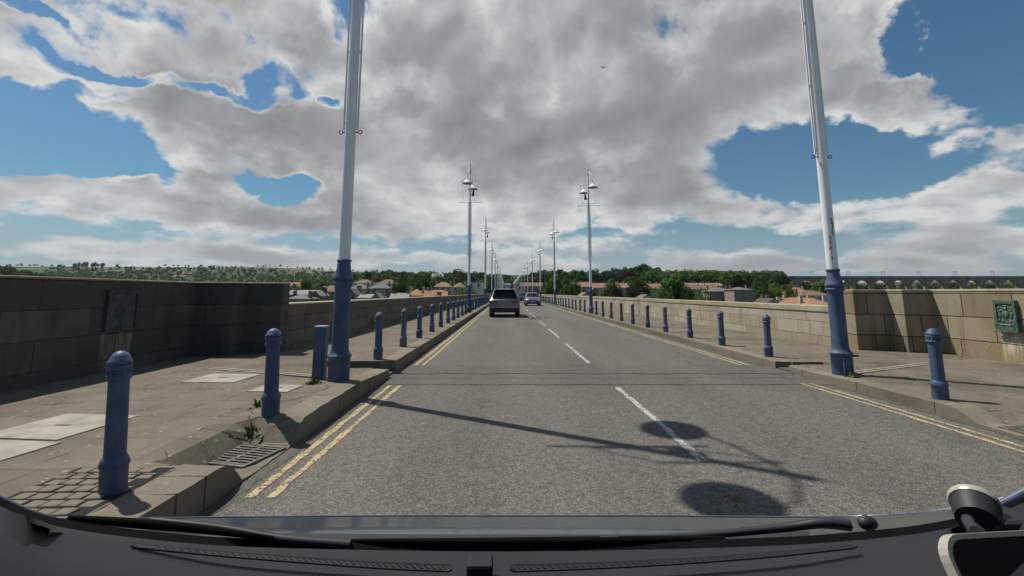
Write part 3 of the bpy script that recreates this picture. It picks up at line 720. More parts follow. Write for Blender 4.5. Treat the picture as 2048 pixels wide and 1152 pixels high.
for i, (q, c) in enumerate([(0,(.045,.075,.028)),(.25,(.075,.105,.04)),(.45,(.10,.125,.055)),(.62,(.16,.165,.085)),(.8,(.055,.085,.032))]):
    el = e.elements[i] if i < 2 else e.elements.new(q)
    el.position = q; el.color = (*c,1)
k = g.mix(g.m('MULTIPLY', g.step(g.noise(p,.06,6,.7),.45,.62), .6), cr.outputs[0], c3(.035,.065,.022))
hz_ = g.m('ADD', g.sep(p)[2], g.m('MULTIPLY', g.m('SUBTRACT', g.noise(p,.004,4,.6), .5), 90))
k = g.mix(g.m('MULTIPLY', g.m('SUBTRACT', 1, g.step(hz_, 78, 104)), .86), k, c3(.030,.052,.020))
fin(g, bb, k, .95, 0, g.noise(p,.4,4), .4, .5, .1); M['fields'] = m
st(MB().grid(rows).build('valley_ground', M['fields']))

# ------------------------------------------------------------------ trees
def m_leaf(name, dark, light):
    m, g, b = new_mat(name); ge = g.n('ShaderNodeNewGeometry'); oi = g.n('ShaderNodeObjectInfo')
    k = g.mix(ge.outputs['Random Per Island'], c3(*dark), c3(*light))
    k = g.mix(g.m('MULTIPLY', g.step(g.noise(obj(g), .35, 3),.4,.65), .5), k, c3(dark[0]*.8,dark[1]*.85,dark[2]*.8))
    hs = g.n('ShaderNodeHueSaturation'); g.put(hs.inputs['Color'], k); g.put(hs.inputs['Value'], g.m('ADD', .75, g.m('MULTIPLY', oi.outputs['Random'], .55))); g.put(hs.inputs['Hue'], g.m('ADD', .488, g.m('MULTIPLY', oi.outputs['Random'], .022)))
    fin(g, b, hs.outputs[0], .7, spec=.15)
    tr = g.n('ShaderNodeBsdfTranslucent'); g.put(tr.inputs[0], g.mix(1, hs.outputs[0], c3(1.25,1.35,.7), 'MULTIPLY')); ms = g.n('ShaderNodeMixShader'); ms.inputs[0].default_value = .38
    o_ = [n for n in m.node_tree.nodes if n.type == 'OUTPUT_MATERIAL'][0]
    g.nt.links.new(b.outputs[0], ms.inputs[1]); g.nt.links.new(tr.outputs[0], ms.inputs[2]); g.nt.links.new(ms.outputs[0], o_.inputs[0]); return m
M['leaf'] = m_leaf('leaves', (.038,.078,.018), (.105,.175,.042))
M['leaf_light'] = m_leaf('light_leaves', (.065,.115,.022), (.16,.235,.055))
M['leaf_dark'] = m_leaf('dark_leaves', (.022,.044,.014), (.062,.100,.028))
M['bark'] = simple('bark', (.06,.05,.04), .9)
rnd = random.Random(5)
def crown_mesh(name, nclump, per, leaf, mat, wid=.46, low=.22, top=1.0, mb=None, off=(0,0,0), sx=1, sz=1, r2=rnd):
    q = mb or MB()
    for c in range(nclump):
        while True:
            x,y,z = r2.uniform(-1,1),r2.uniform(-1,1),r2.uniform(-1,1)
            d = x*x+y*y+z*z
            if .22 < d < 1: break
        cz = (low+top)/2+z*(top-low)/2*.80; rr = wid*(.80 if z > 0 else .95)
        cx,cy = x*rr*.85,y*rr*.85; cr_ = r2.uniform(.13,.22)
        for i in range(per):
            while True:
                u = Vector((r2.uniform(-1,1),r2.uniform(-1,1),r2.uniform(-1,1)))
                if .05 < u.length < 1: break
            u = u.normalized()*(u.length**.4)
            c0 = Vector((cx,cy,cz))+u*cr_*Vector((1,1,.8)).length/1.6
            nrm = (u+Vector((r2.uniform(-.7,.7),r2.uniform(-.7,.7),r2.uniform(-.2,.9)))).normalized()
            a = nrm.cross(Vector((r2.uniform(-1,1),r2.uniform(-1,1),r2.uniform(-1,1)))).normalized(); b_ = nrm.cross(a)
            s_ = leaf*r2.uniform(.6,1.3)
            pts = [c0+a*s_, c0+b_*s_*.6, c0-a*s_, c0-b_*s_*.6]
            q.add([(off[0]+p_.x*sx, off[1]+p_.y*sx, off[2]+p_.z*sz) for p_ in pts], [(0,1,2,3)])
    return q
def trunk_mesh():
    q = MB(); q.tube([(0,0,-.05),(.005,0,.12),(-.01,.01,.30),(.01,0,.55)],[.035,.026,.02,.008],8)
    for k in range(6):
        a = k*1.05+rnd.uniform(-.3,.3); z = .2+.05*k; L_ = rnd.uniform(.18,.3)
        q.tube([(0,0,z),(math.cos(a)*L_*.5,math.sin(a)*L_*.5,z+.1),(math.cos(a)*L_,math.sin(a)*L_,z+.24)],[.014,.009,.003],5)
    return q.mesh('trunk', M['bark'])
CR = {}
for kind, mk, wid in (('leaf','leaf',.50),('leaf2','leaf',.44),('light','leaf_light',.52),('dark','leaf_dark',.46),('dark2','leaf_dark',.40),('bush','leaf_light',.60)):
    CR[kind] = crown_mesh(kind, 40, 85, .040, None, wid, .20 if kind != 'bush' else .02).mesh('crown', M[mk], fix=False)
TR = trunk_mesh()
def tree(x, y, h, w, kind, label, group=None, zb=None, cat='tree', name='tree'):
    t = thing(name, label, cat, (x,y,(T(x,y) if zb is None else zb)-.1), rnd.uniform(0,6), group)
    o = bpy.data.objects.new('crown', CR[kind]); COL.objects.link(o); o.parent = t; o.scale = (w,w,h)
    if kind != 'bush':
        o = bpy.data.objects.new('trunk', TR); COL.objects.link(o); o.parent = t; o.scale = (h*.8,h*.8,h)
    return t
def tree_px(pcx, ptop, wpx, Y, kind, label, group=None, **kw):
    p_ = P(pcx, ptop, Y); z0 = T(p_.x, Y); h = p_.z-z0
    return tree(p_.x, Y, max(2.5,h), wpx*Y/930.0, kind, label, group, **kw)

# trees that can be told apart
NT_ = [
 # left side
 (612,556,32,150,'leaf','bushy green tree above the slate-roofed brick houses on the left'),
 (648,562,26,190,'dark','dark tree behind the nearest left lamp post base'),
 (803,560,40,165,'dark','tall dark tree between the hipped villa and the orange roofs'),
 (790,566,22,150,'leaf','rounded tree touching the dark tall one beside the villa'),
 (838,562,30,180,'leaf','spreading tree in front of the yellow brown-roofed house'),
 (850,556,26,260,'dark','round dark crown below the pale green roof'),
 (880,551,44,300,'dark','broad dark crown right of the pale green roof'),
 (735,577,18,140,'leaf','small tree in front of the grey villa wall'),
 (765,586,26,118,'light','bright green shrub just over the parapet beside the dormer roof'),
 (940,570,36,150,'light','bright green bush in front of the white flat-roofed building'),
 (918,577,30,140,'light','light bush left of the white flat-roofed building'),
 (962,566,20,260,'dark2','dark narrow tree right of the white flat-roofed building'),
 (982,553,22,330,'dark2','tall dark tree behind the left row of lamp posts'),
 # right side
 (1112,553,42,200,'leaf','tree crowding the right lamp row beside the terrace'),
 (1098,566,28,150,'leaf','leafy tree just behind the right parapet beside the far lamp posts'),
 (1132,556,30,230,'dark','dark tree between the lamp row and the terraced houses'),
 (1150,562,38,150,'leaf','dense round tree in front of the terrace end'),
 (1130,574,34,130,'leaf','low tree against the parapet left of the small gable'),
 (1186,579,22,140,'dark','dark bush beside the second right lamp post'),
 (1224,562,50,170,'leaf','broad tree before the terrace, second from the right lamp post'),
 (1276,556,58,165,'dark','large dark round tree in the middle of the terrace'),
 (1345,553,62,170,'leaf','tallest round tree in front of the wood on the right'),
 (1318,577,38,120,'light','lighter tree at the foot of the tallest round tree'),
 (1380,578,26,140,'dark','dark tree right of the tallest round tree'),
 (1401,583,54,100,'light','low bright green tree rising over the sunlit parapet'),
 (1455,563,26,260,'dark','dark tree above the stone house'),
 (1515,560,34,230,'dark','dark tree right of the stone block'),
 (1528,575,40,190,'dark','dark spreading trees between stone block and light green trees'),
 (1552,569,40,210,'light','light green tree between the stone block and the orange roofs'),
 (1577,574,24,180,'leaf','tree left of the orange hipped roof'),
 (1645,562,44,260,'leaf','green tree under the viaduct behind the lamp post'),
 (1590,588,26,150,'leaf','small tree above the orange rooftops'),
]
for a in NT_: tree_px(*a, group=None)
# trees scattered through the town and valley
LAB = {'leaf':'green tree among the houses of the valley','dark':'dark green tree among the houses of the valley','light':'light green tree among the houses of the valley'}
def scatter(n, ax0, ax1, y0, y1, hmin, hmax, kinds, keep=lambda x,y: True):
    i = 0; tries = 0
    while i < n and tries < n*20:
        tries += 1
        y = y0+(y1-y0)*rnd.random()**.8; a = rnd.uniform(ax0,ax1); x = a*y
        if not keep(x,y): continue
        kd = rnd.choice(kinds); h = rnd.uniform(hmin,hmax)
        base = {'leaf2':'leaf','dark2':'dark'}.get(kd,kd)
        tree(x,y,h,h*rnd.uniform(.8,1.25),kd,LAB[base],'scattered valley trees, %s' % base); i += 1
scatter(60,-.50,-.08,300,520,8,13,['leaf','dark','dark2','leaf2'])
scatter(45,-.34,-.03,360,560,9,15,['dark','dark2','leaf'])
scatter(50,-1.15,-.45,420,900,8,14,['leaf','dark','leaf2','light'])
scatter(26,.03,.30,340,470,9,15,['dark','dark2','leaf'])
scatter(16,.52,.75,300,480,7,11,['leaf','light'])
# woods that read as one mass
def wood(name, n, region, hmin, hmax, per, leaf, mat, seed):
    r3 = random.Random(seed); q = MB()
    for i in range(n):
        x,y = region(r3); h = r3.uniform(hmin,hmax); w = h*r3.uniform(.8,1.2)
        crown_mesh('',9,per,leaf,None,.5,.12,1,q,(x,y,T(x,y)-.3),w,h,r3)
    o = q.build(name, mat, fix=False); return tag(o, kind='stuff')
def reg(a0,a1,y0,y1):
    def f(r): 
        y = r.uniform(y0,y1); return r.uniform(a0,a1)*y, y
    return f
o = wood('hill_wood', 200, reg(.30,.595,415,470), 15.5,18.5,60,.055,M['leaf'],3); tag(o,'dense dark wood on the rise left of the railway viaduct','wood')
def reg2(r):
    y = r.uniform(455,500); a = r.uniform(.32,.58); return a*y, y
o = wood('far_wood', 150, reg(-1.25,-.86,560,760), 10,16,45,.07,M['leaf_dark'],4); tag(o,'dark wood on the hill at the far left','wood')
o = wood('far_wood', 640, reg(-1.0,-.10,950,1500), 9,17,24,.11,M['leaf'],6); tag(o,'woods across the lower hillside on the left','wood')
o = wood('upper_wood', 460, reg(-1.0,.0,1450,1850), 8,13,16,.15,M['leaf_dark'],16); tag(o,'dark woods across the upper hillside on the left','wood')
o = wood('tree_belt', 190, reg(-.36,-.0,560,820), 12,19,30,.09,M['leaf_dark'],7); tag(o,'dark belt of trees on the skyline left of the bridge end','wood')
o = wood('tree_belt', 190, reg(.0,.33,540,800), 13,20,30,.09,M['leaf_dark'],17); tag(o,'dark belt of trees on the skyline right of the bridge end','wood')
o = wood('valley_wood', 150, reg(-.85,-.22,520,900), 8,14,26,.10,M['leaf'],18); tag(o,'green woods between the left town and the hillside','wood')
o = wood('slope_wood', 220, reg(.56,1.15,600,1000), 5,15,26,.10,M['leaf_dark'],8); tag(o,'green wooded slope seen through the viaduct arches','wood')
o = wood('hedgerow', 70, reg(-1.1,.0,2050,2400), 7,14,16,.16,M['leaf_dark'],9); tag(o,'dark hedges and trees on the far skyline fields','hedges')
for px_ in (118,128,150,158,165,168,172,184,190,196,205):
    p_ = P(px_, 530, 1950); z = T(p_.x,1950)
    tree(p_.x,1950,rnd.uniform(14,26),rnd.uniform(10,20),'dark','small lone tree on the bare far skyline at left','lone skyline trees',zb=z)

# ------------------------------------------------------------------ houses
def m_brick(name, col, mort=.5): return simple(name, col, .9, var=.16, scale=1.2, bstr=.2, dirt=(tuple(c*.5 for c in col),.4))
W = {'brick':m_brick('brown_brick',(.20,.145,.11)), 'white':m_brick('white_render',(.62,.60,.56)), 'cream':m_brick('cream_render',(.46,.40,.30)), 'pink':m_brick('pink_sandstone',(.30,.215,.175)), 'beige':m_brick('beige_harling',(.40,.345,.27)), 'grey':m_brick('grey_render',(.42,.42,.41)), 'stone':m_brick('brown_stone',(.25,.19,.155))}
def m_roof(name, c0, c1):
    m, g, b = new_mat(name); p = obj(g); s = g.sep(p)
    wv = g.n('ShaderNodeTexWave', wave_type='BANDS', bands_direction='Z'); g.put(wv.inputs['Vector'], p); wv.inputs['Scale'].default_value = 1.1; wv.inputs['Distortion'].default_value = .6
    k = g.mix(g.noise(p, .8, 6, .7), c3(*c0), c3(*c1))
    k = g.mix(g.m('MULTIPLY', g.step(g.noise(p,2.5,6,.75),.5,.7), .5), k, c3(*[c*.55 for c in c0]))
    fin(g, b, k, .85, 0, wv.outputs[1], .3, .05, .2); return m
RF = {'slate':m_roof('slate_roof',(.13,.13,.13),(.21,.205,.195)), 'pale':m_roof('pale_slate_roof',(.22,.22,.21),(.31,.305,.285)), 'orange':m_roof('orange_tile_roof',(.29,.14,.08),(.40,.225,.14)), 'brown':m_roof('brown_tile_roof',(.17,.105,.075),(.25,.165,.12)), 'redbrown':m_roof('red_brown_tile_roof',(.25,.13,.08),(.36,.215,.14)), 'dark':m_roof('dark_roof',(.07,.06,.055),(.12,.10,.09)), 'green':m_roof('pale_green_roof',(.30,.36,.27),(.36,.42,.32))}
M['win'] = simple('window_glass', (.03,.035,.04), .12, 0, spec=.6, bstr=0); M['wframe'] = simple('white_window_frame', (.55,.55,.53), .5)
M['pot'] = simple('chimney_pot', (.42,.27,.17), .8)
win_mesh = MB().box(-.46,.46,-.04,.0,-.62,.62).mesh('window', M['win'])
q = MB()
for a in ((-.55,-.46,-.70,.70),(.46,.55,-.70,.70),(-.46,.46,.62,.70),(-.46,.46,-.70,-.62),(-.46,.46,-.03,.03)): q.box(a[0],a[1],-.07,.0,a[2],a[3])
frame_mesh = q.mesh('frame', M['wframe'])
def hitY(px, py):
    y = 200.0
    while y < 2600:
        q_ = P(px,py,y)
        if T(q_.x,y) >= q_.z: return y
        y += 8
    return 1500.0
def house(x0, x1, pr, pe, Y, style, wm, rm, label, depth=None, chim=2, rows=2, rz=None, win=True, group='houses of the valley', name='house', cat='house', parap=False):
    if Y is None: Y = hitY((x0+x1)/2, pe+2)
    pa, pb, pz, pq = P(x0,pe,Y), P(x1,pe,Y), P(x0,pr,Y), None
    w = pb.x-pa.x; cx = (pa.x+pb.x)/2; ze = pa.z; d = depth or min(9, max(6, w*.8)); ztop = P(x0,pr,Y+d/2).z
    zg = min(T(cx,Y), T(cx,Y+d), ze-2.6)-.4
    t = thing(name, label, cat, (cx,Y+d/2,zg), rnd.uniform(-.06,.06) if rz is None else rz, group)
    he, hr = ze-zg, ztop-zg; hw, hd = w/2, d/2; o = .3
    mb = MB()
    if style == 'gy':                     # gable end faces the camera
        mb.add([(-hw,-hd,0),(hw,-hd,0),(hw,hd,0),(-hw,hd,0),(-hw,-hd,he),(hw,-hd,he),(hw,hd,he),(-hw,hd,he),(0,-hd,hr-.08),(0,hd,hr-.08)],[(0,1,5,8,4),(1,2,6,5),(2,3,7,9,6),(3,0,4,7),(0,3,2,1)])
    elif style == 'gx':
        mb.add([(-hw,-hd,0),(hw,-hd,0),(hw,hd,0),(-hw,hd,0),(-hw,-hd,he),(hw,-hd,he),(hw,hd,he),(-hw,hd,he),(-hw,0,hr-.08),(hw,0,hr-.08)],[(0,1,5,4),(1,2,6,9,5),(2,3,7,6),(3,0,4,8,7),(0,3,2,1)])
    else: mb.box(-hw,hw,-hd,hd,0,he)
    mb.build('wall', W[wm], t)
    mb = MB(); th = .16
    def slab(pts):                        # roof pane with thickness
        n = len(pts); mb.add(list(pts)+[(x,y,z-th) for x,y,z in pts],[tuple(range(n)),tuple(range(2*n-1,n-1,-1))]+[(i,(i+1)%n,(i+1)%n+n,i+n) for i in range(n)])
    e = he-.12
    if style == 'gy':
        slab([(-hw-o,-hd-o,e),(0,-hd-o,hr),(0,hd+o,hr),(-hw-o,hd+o,e)]); slab([(0,-hd-o,hr),(hw+o,-hd-o,e),(hw+o,hd+o,e),(0,hd+o,hr)])
    elif style == 'gx':
        slab([(-hw-o,-hd-o,e),(hw+o,-hd-o,e),(hw+o,0,hr),(-hw-o,0,hr)]); slab([(-hw-o,0,hr),(hw+o,0,hr),(hw+o,hd+o,e),(-hw-o,hd+o,e)])
    elif style == 'hip':
        r_ = max(.1, hw-hd*.9)
        a,b2,c,d2 = (-hw-o,-hd-o,e),(hw+o,-hd-o,e),(hw+o,hd+o,e),(-hw-o,hd+o,e)
        mb.add([a,b2,c,d2,(-r_,0,hr),(r_,0,hr)],[(0,1,5,4),(1,2,5),(2,3,4,5),(3,0,4),(3,2,1,0)])
    else:
        mb.box(-hw-.15,hw+.15,-hd-.15,hd+.15,he-.001,he+.25)
        if parap: 
            for k in range(int(w/1.6)): mb.box(-hw+.2+k*1.6,-hw+1.2+k*1.6,-hd-.1,-hd+.35,he+.25,he+.75)
    rf = mb.build('roof', RF[rm], t)
    for k in range(chim):
        xx = [-hw*.82,hw*.82,0,hw*.4][k]; yy = 0
        if style == 'gy': xx, yy = (0 if k == 0 else hw*.5), hd*.6
        z0 = hr-.9 if style != 'hip' else hr-1.3
        if style == 'flat': z0 = he-.2
        c = MB().box(xx-.34,xx+.34,yy-.26,yy+.26,z0,max(hr,he)+.75).build('chimney', W[wm] if wm != 'white' else W['brick'], rf)
    if win:
        n = max(2, min(9, int(w/2.6)))
        for r_ in range(rows):
            z = he-1.15-2.7*r_
            if z < .9: break
            for k in range(n):
                xx = -hw+w*(k+.5)/n
                ob = bpy.data.objects.new('window', win_mesh); COL.objects.link(ob); ob.parent = t; ob.location = (xx,-hd,z)
                ob2 = bpy.data.objects.new('frame', frame_mesh); COL.objects.link(ob2); ob2.parent = ob
        if style == 'gy' and w > 3.5:
            ob = bpy.data.objects.new('window', win_mesh); COL.objects.link(ob); ob.parent = t; ob.location = (0,-hd,he+.35); ob.scale=(.8,1,.8)
    return t
HS = [
 (572,602,564,573,185,'gx','pink','redbrown','pinkish house behind the slate-roofed brick row, far left of the town'),
 (578,600,567,576,160,'gy','cream','orange','small gabled house with orange roof above the slate-roofed brick row'),
 (573,640,580,588,108,'gx','brick','pale','long brick house with pale slate roof just over the left parapet'),
 (620,638,581,591,103,'gy','brick','pale','gabled brick wing of the slate-roofed row, beside the lamp post'),
 (572,612,589,597,96,'hip','brick','slate','low brick house with hipped slate roof nearest the left parapet'),
 (641,669,571,582,125,'gx','brick','brown','brown brick house just left of the lamp post column'),
 (697,734,568,577,165,'hip','beige','slate','grey hip-roofed villa right of the nearest left lamp post'),
 (694,712,577,589,118,'gy','pink','slate','narrow orange-walled gable house touching the lamp post column'),
 (736,778,567,576,185,'hip','stone','slate','grey-roofed stone villa with dark windows in the middle of the left town'),
 (753,792,559,567,225,'hip','white','brown','large white house with brown hipped roof above the stone villa'),
 (706,744,559,566,245,'hip','white','brown','brown-roofed white house farther up, left of the large white one'),
 (716,750,588,595,112,'gx','grey','pale','low house with pale slate roof over the parapet, left of the dormers'),
 (744,760,586,596,108,'gy','beige','slate','small gabled house between the low pale roof and the dormer house'),
 (779,813,586,597,116,'gx','white','pale','white house with pale roof seen just over the parapet'),
 (814,846,578,590,130,'hip','cream','orange','house with bright orange hipped roof right of the dormer house'),
 (848,892,580,594,128,'gx','cream','orange','long orange-tiled roof with chimneys next to the hipped orange one'),
 (862,880,590,597,116,'gy','white','orange','small white gable in front of the long orange roof'),
 (868,902,564,573,215,'hip','cream','redbrown','cream house with red-brown hipped roof right of the tall dark tree'),
 (905,930,565,574,225,'hip','cream','redbrown','cream house with red-brown hipped roof next to the white flat building'),
 (936,965,564,565,190,'flat','white','pale','white flat-roofed building beside the left lamp posts'),
 (863,886,547,553,520,'gx','white','green','long shed with pale green roof among the hillside trees'),
 (1009,1021,566,570,420,'gx','white','slate','white house at the far end of the bridge road'),
 (1041,1085,565,572,330,'gx','pink','brown','brown-roofed pink terrace behind the right row of lamp posts'),
 (1125,1182,564,573,285,'gx','beige','redbrown','terrace with brown roof left of the second right lamp post'),
 (1163,1181,584,592,125,'gy','white','brown','little brown-roofed gable house over the right parapet beside the lamp post'),
 (1186,1258,566,575,250,'gx','beige','redbrown','long beige terrace right of the second right lamp post'),
 (1262,1325,567,576,250,'gx','beige','redbrown','long beige terrace between the two round trees on the right'),
 (1284,1304,589,595,150,'gy','white','slate','low grey-roofed gable just over the right parapet'),
 (1369,1446,566,571,345,'gx','beige','redbrown','upper terrace with brown roof at the foot of the wood'),
 (1366,1437,570,578,300,'gx','beige','brown','lower terrace with brown roof and pale wall at the foot of the wood'),
 (1419,1466,575,582,190,'hip','stone','slate','brown stone house with white windows and grey hipped roof'),
 (1469,1508,574,579,180,'hip','pink','slate','tall square stone block with grey roof next to the stone house'),
 (1529,1568,596,610,110,'gy','white','dark','white gable with dark roof rising over the right parapet'),
 (1567,1622,600,609,108,'gx','cream','orange','long low orange roof nearest the right parapet'),
 (1615,1672,598,610,104,'hip','cream','orange','broad orange roof behind the near right lamp post column'),
 (1578,1640,595,603,125,'gx','cream','orange','orange roof with chimneys in the middle of the orange rooftops'),
 (1601,1662,581,590,190,'hip','white','brown','white house with wide brown roof above the orange rooftops'),
 (1584,1617,575,583,215,'hip','pink','orange','house with small orange pyramid roof under the wood'),
 (1571,1600,582,590,205,'gx','pink','redbrown','pink house left of the wide brown roof'),
]
for a in HS:
    kw = {}
    if 'square stone block' in a[8]: kw = dict(rows=3, chim=2, depth=9)
    if 'flat' in a[5]: kw = dict(chim=1, rows=1)
    if 'green roof' in a[8]: kw = dict(chim=0, win=False)
    if 'terrace' in a[8] and a[1]-a[0] > 50: kw = dict(chim=4)
    house(*a, **kw)
# far buildings on the left hillside
for i,(x0,x1,pr,pe,wm,rm,lab) in enumerate([(212,242,540,543,'white','pale','long white shed on the far left hillside'),(238,268,543,546,'white','pale','second long white shed, lower on the far left hillside'),(120,142,536,540,'grey','slate','blue-grey block among far trees at the left'),(334,346,545,548,'white','redbrown','red-roofed far house, leftmost of a hillside cluster'),(348,360,543,546,'white','redbrown','red-roofed far house in the middle of a hillside cluster'),(363,382,545,548,'pink','redbrown','wide red-roofed far house at the right of a hillside cluster'),(345,370,550,553,'white','redbrown','red-roofed far house below the hillside cluster'),(390,404,549,552,'pink','redbrown','small pink far house right of the hillside cluster'),(762,780,542,545,'grey','slate','grey far building on the skyline above the town'),(784,804,544,547,'white','slate','white far building on the skyline above the town'),(462,476,552,555,'pink','redbrown','pink far house above the left end wall coping'),(498,512,556,559,'white','slate','small white far house near the end of the left end wall')]):
    house(x0,x1,pr,pe,None,'gx',wm,rm,lab,chim=0,win=False,group='far hillside buildings',depth=10)

# ------------------------------------------------------------------ railway viaduct
def viaduct():
    Y0, D = 520, 3.5
    zd = P(1700,553.5,Y0).z; zg = -14; sp = 20.6; rad = 8.2; zs = P(1700,560.5,Y0).z-rad
    xs0 = P(1560,555,Y0).x; n = 24
    t = thing('railway_viaduct','long stone railway viaduct with round arches on the right horizon','viaduct',(xs0,Y0,0))
    front = []
    for k in range(n):
        xc = sp*(k+.5)
        pts = [(sp*k,zg),(xc-rad,zg)]+[(xc+rad*math.cos(a),zs+rad*math.sin(a)) for a in [math.pi-math.pi*i/14 for i in range(15)]]+[(xc+rad,zg),(sp*(k+1),zg),(sp*(k+1),zd-1.4),(sp*k,zd-1.4)]
        m_ = len(pts); mb = MB()
        # split polygon around the arch into quads: walls of pier and spandrel strips
        arch = pts[1:-3]
        for y in (0,D):
            vs = []; 
            for (x,z) in arch: vs += [(x,y,z),(x if zs <= z-.01 else x,y,zd-1.4)]
            mb.add(vs,[(2*i,2*i+2,2*i+3,2*i+1) for i in range(1,len(arch)-2)])
            mb.add([(sp*k,y,zg),(xc-rad,y,zg),(xc-rad,y,zd-1.4),(sp*k,y,zd-1.4)],[(0,1,2,3)])
            mb.add([(xc+rad,y,zg),(sp*(k+1),y,zg),(sp*(k+1),y,zd-1.4),(xc+rad,y,zd-1.4)],[(0,1,2,3)])
        mb.grid([[(x,0,z) for x,z in arch],[(x,D,z) for x,z in arch]])
        mb.build('arch', M['via'], t)
    MB().box(-60,sp*n+1,-.5,D+.5,zd-1.4,zd-.7).build('string_course', M['via'], t)
    MB().box(-60,sp*n+1,-.2,.3,zd-.7,zd+.9).build('parapet', M['via'], t)
    MB().box(-60,sp*n+1,.3,D,zd-.7,zd-.4).build('track_bed', M['pit'], t)
    mb = MB()
    for k in range(int((sp*n)/2.6)): mb.box(k*2.6,k*2.6+.35,-.45,-.2,zd-.3,zd+.5)
    mb.build('railing_post', M['mast'], t)['kind'] = 'stuff'
    return t, zd
M['via'] = simple('viaduct_stone', (.33,.225,.165), .95, var=.4, scale=.25, bstr=.3, dirt=((.07,.05,.045),.7))
vt, zd = viaduct()
M['steel'] = simple('gantry_steel', (.10,.11,.12), .6)
gt = None
for i,pxx in enumerate((1245,1292,1625,1697,1767,1838,1912,1986,2060)):
    p_ = P(pxx,553,522)
    lab = 'railway overhead-line gantry, %s from the left along the horizon' % ORD[i]
    loc = (p_.x,522,zd-.4)
    if gt is None:
        gt = thing('line_gantry', lab, 'gantry', loc, 0, 'gantries over the railway'); hh = 6.6
        for xx in (-1.6,1.6): MB().box(xx-.10,xx+.10,0,.2,-1.5,hh).build('mast', M['steel'], gt)
        MB().box(-2.3,2.3,0,.2,hh-.25,hh).build('crossbeam', M['steel'], gt)
        MB().box(-1.5,1.5,0,.2,hh-1.6,hh-1.45).build('lower_beam', M['steel'], gt)
    else: copy_tree(gt, loc, 0, lab)
b = MB(); x0 = P(1235,553,522).x
b.tube([(x0,523.5,zd+5.2),(x0+520,523.5,zd+5.2)],.05,5); b.tube([(x0,523.5,zd+3.9),(x0+520,523.5,zd+3.9)],.05,5)
tag(b.build('overhead_wire', M['steel']), 'thin overhead wires running above the viaduct deck', 'wire')
p_ = P(1235,553,525); tag(MB().box(p_.x-30,p_.x+75,521,531,-5,zd-.3).build('railway_embankment', M['fields']), kind='structure')

# ------------------------------------------------------------------ gull
p_ = P(1207,135,60)
M['gull'] = simple('gull_grey', (.22,.22,.23), .7)
t = thing('gull','small gull gliding high under the grey cloud','bird',p_,.3)
mb = MB(); mb.lathe([(.005,-.26),(.045,-.14),(.07,0),(.055,.12),(.04,.18),(.035,.22),(.012,.27)],seg=10)
mb.v = [(x,z,y) for x,y,z in mb.v]
for sg in (-1,1):
    mb.add([(sg*.05,.09,.03),(sg*.30,.12,.12),(sg*.64,-.02,.07),(sg*.32,-.02,.11),(sg*.05,-.08,.03)],[(0,1,3,4),(1,2,3)])
mb.add([(-.03,-.22,0),(.03,-.22,0),(.07,-.36,0),(-.07,-.36,0)],[(0,1,2,3)])
mb.build('body', M['gull'], t, fix=False)
# ------------------------------------------------------------------ the camera car: dashboard, bonnet, wipers
def m_dash():
    m, g, b = new_mat('dashboard_plastic'); p = pos(g)
    k = g.mix(g.step(g.noise(p, 3, 5, .6),.3,.7), c3(.010,.010,.013), c3(.015,.015,.019))
    dust = g.m('GREATER_THAN', g.noise(p, 420, 2, .5), .735)
    k = g.mix(g.m('MULTIPLY', dust, .35), k, c3(.12,.12,.13))
    fin(g, b, k, .7, 0, g.noise(p, 700, 3), .25, .0015, .35); return m
M['dash'] = m_dash(); M['seal'] = simple('rubber_seal', (.005,.005,.005), .9, spec=.05)
M['bonnet'] = m_car('car_bonnet_paint', (.040,.050,.062), .22); M['lit_edge'] = m_car('lit_edge_paint', (.12,.14,.18), .18)  # second, paler paint holds the crest highlight and lit screen edge
car = thing('camera_car','dark interior and bonnet of the car the picture is taken from, along the bottom edge','car',(0,.8,0))
def up(name, mb, mat, parent=car, bevel=0, fix=True):
    o = mb.build(name, mat, parent, fix=fix, bevel=bevel)
    if parent is car: o.location = -car.location
    return o
def curve(pts, n):                    # smooth resample of (px,py,Y) lists by Catmull-Rom over px
    out = []
    for i in range(n+1):
        t = i/n*(len(pts)-1); k = min(int(t), len(pts)-2); f = t-k
        p0,p1,p2,p3 = [Vector(pts[max(0,min(len(pts)-1,k+j))]) for j in (-1,0,1,2)]
        out.append(.5*((2*p1)+(p2-p0)*f+(2*p0-5*p1+4*p2-p3)*f*f+(3*p1-p0-3*p2+p3)*f**3))
    return out
def line(pts, n=40): return [P(*q) for q in curve(pts, n)]
edge = [(-260,880,.52),(0,1012,.62),(110,1052,.70),(330,1082,.80),(560,1096,.86),(1024,1103,.90),(1480,1094,.86),(1720,1080,.80),(1900,1056,.72),(2048,1010,.64),(2320,880,.54)]
def off(pts, dy, dY): return [(a,b_+dy,c+dY) for a,b_,c in pts]
r0 = line(edge); r1 = line(off(edge,12,-.03)); r2 = line(off(edge,60,-.14)); r3 = line(off(edge,130,-.26)); r4 = line(off(edge,420,-.36))
rb_ = [Vector((v.x,v.y+.02,v.z-.12)) for v in r0]
up('dashboard', MB().grid([rb_,r0,r1,r2,r3,r4]), M['dash'])
s0 = line(off(edge,-17,.06)); s1 = line(off(edge,3,.008)); s05 = [(a+b_)/2+Vector((0,0,-.03)) for a,b_ in zip(s0,s1)]
up('screen_seal', MB().grid([[v+Vector((0,0,-.02)) for v in s0],s0,s05,s1,[v+Vector((0,0,-.03)) for v in s1]]), M['seal'])
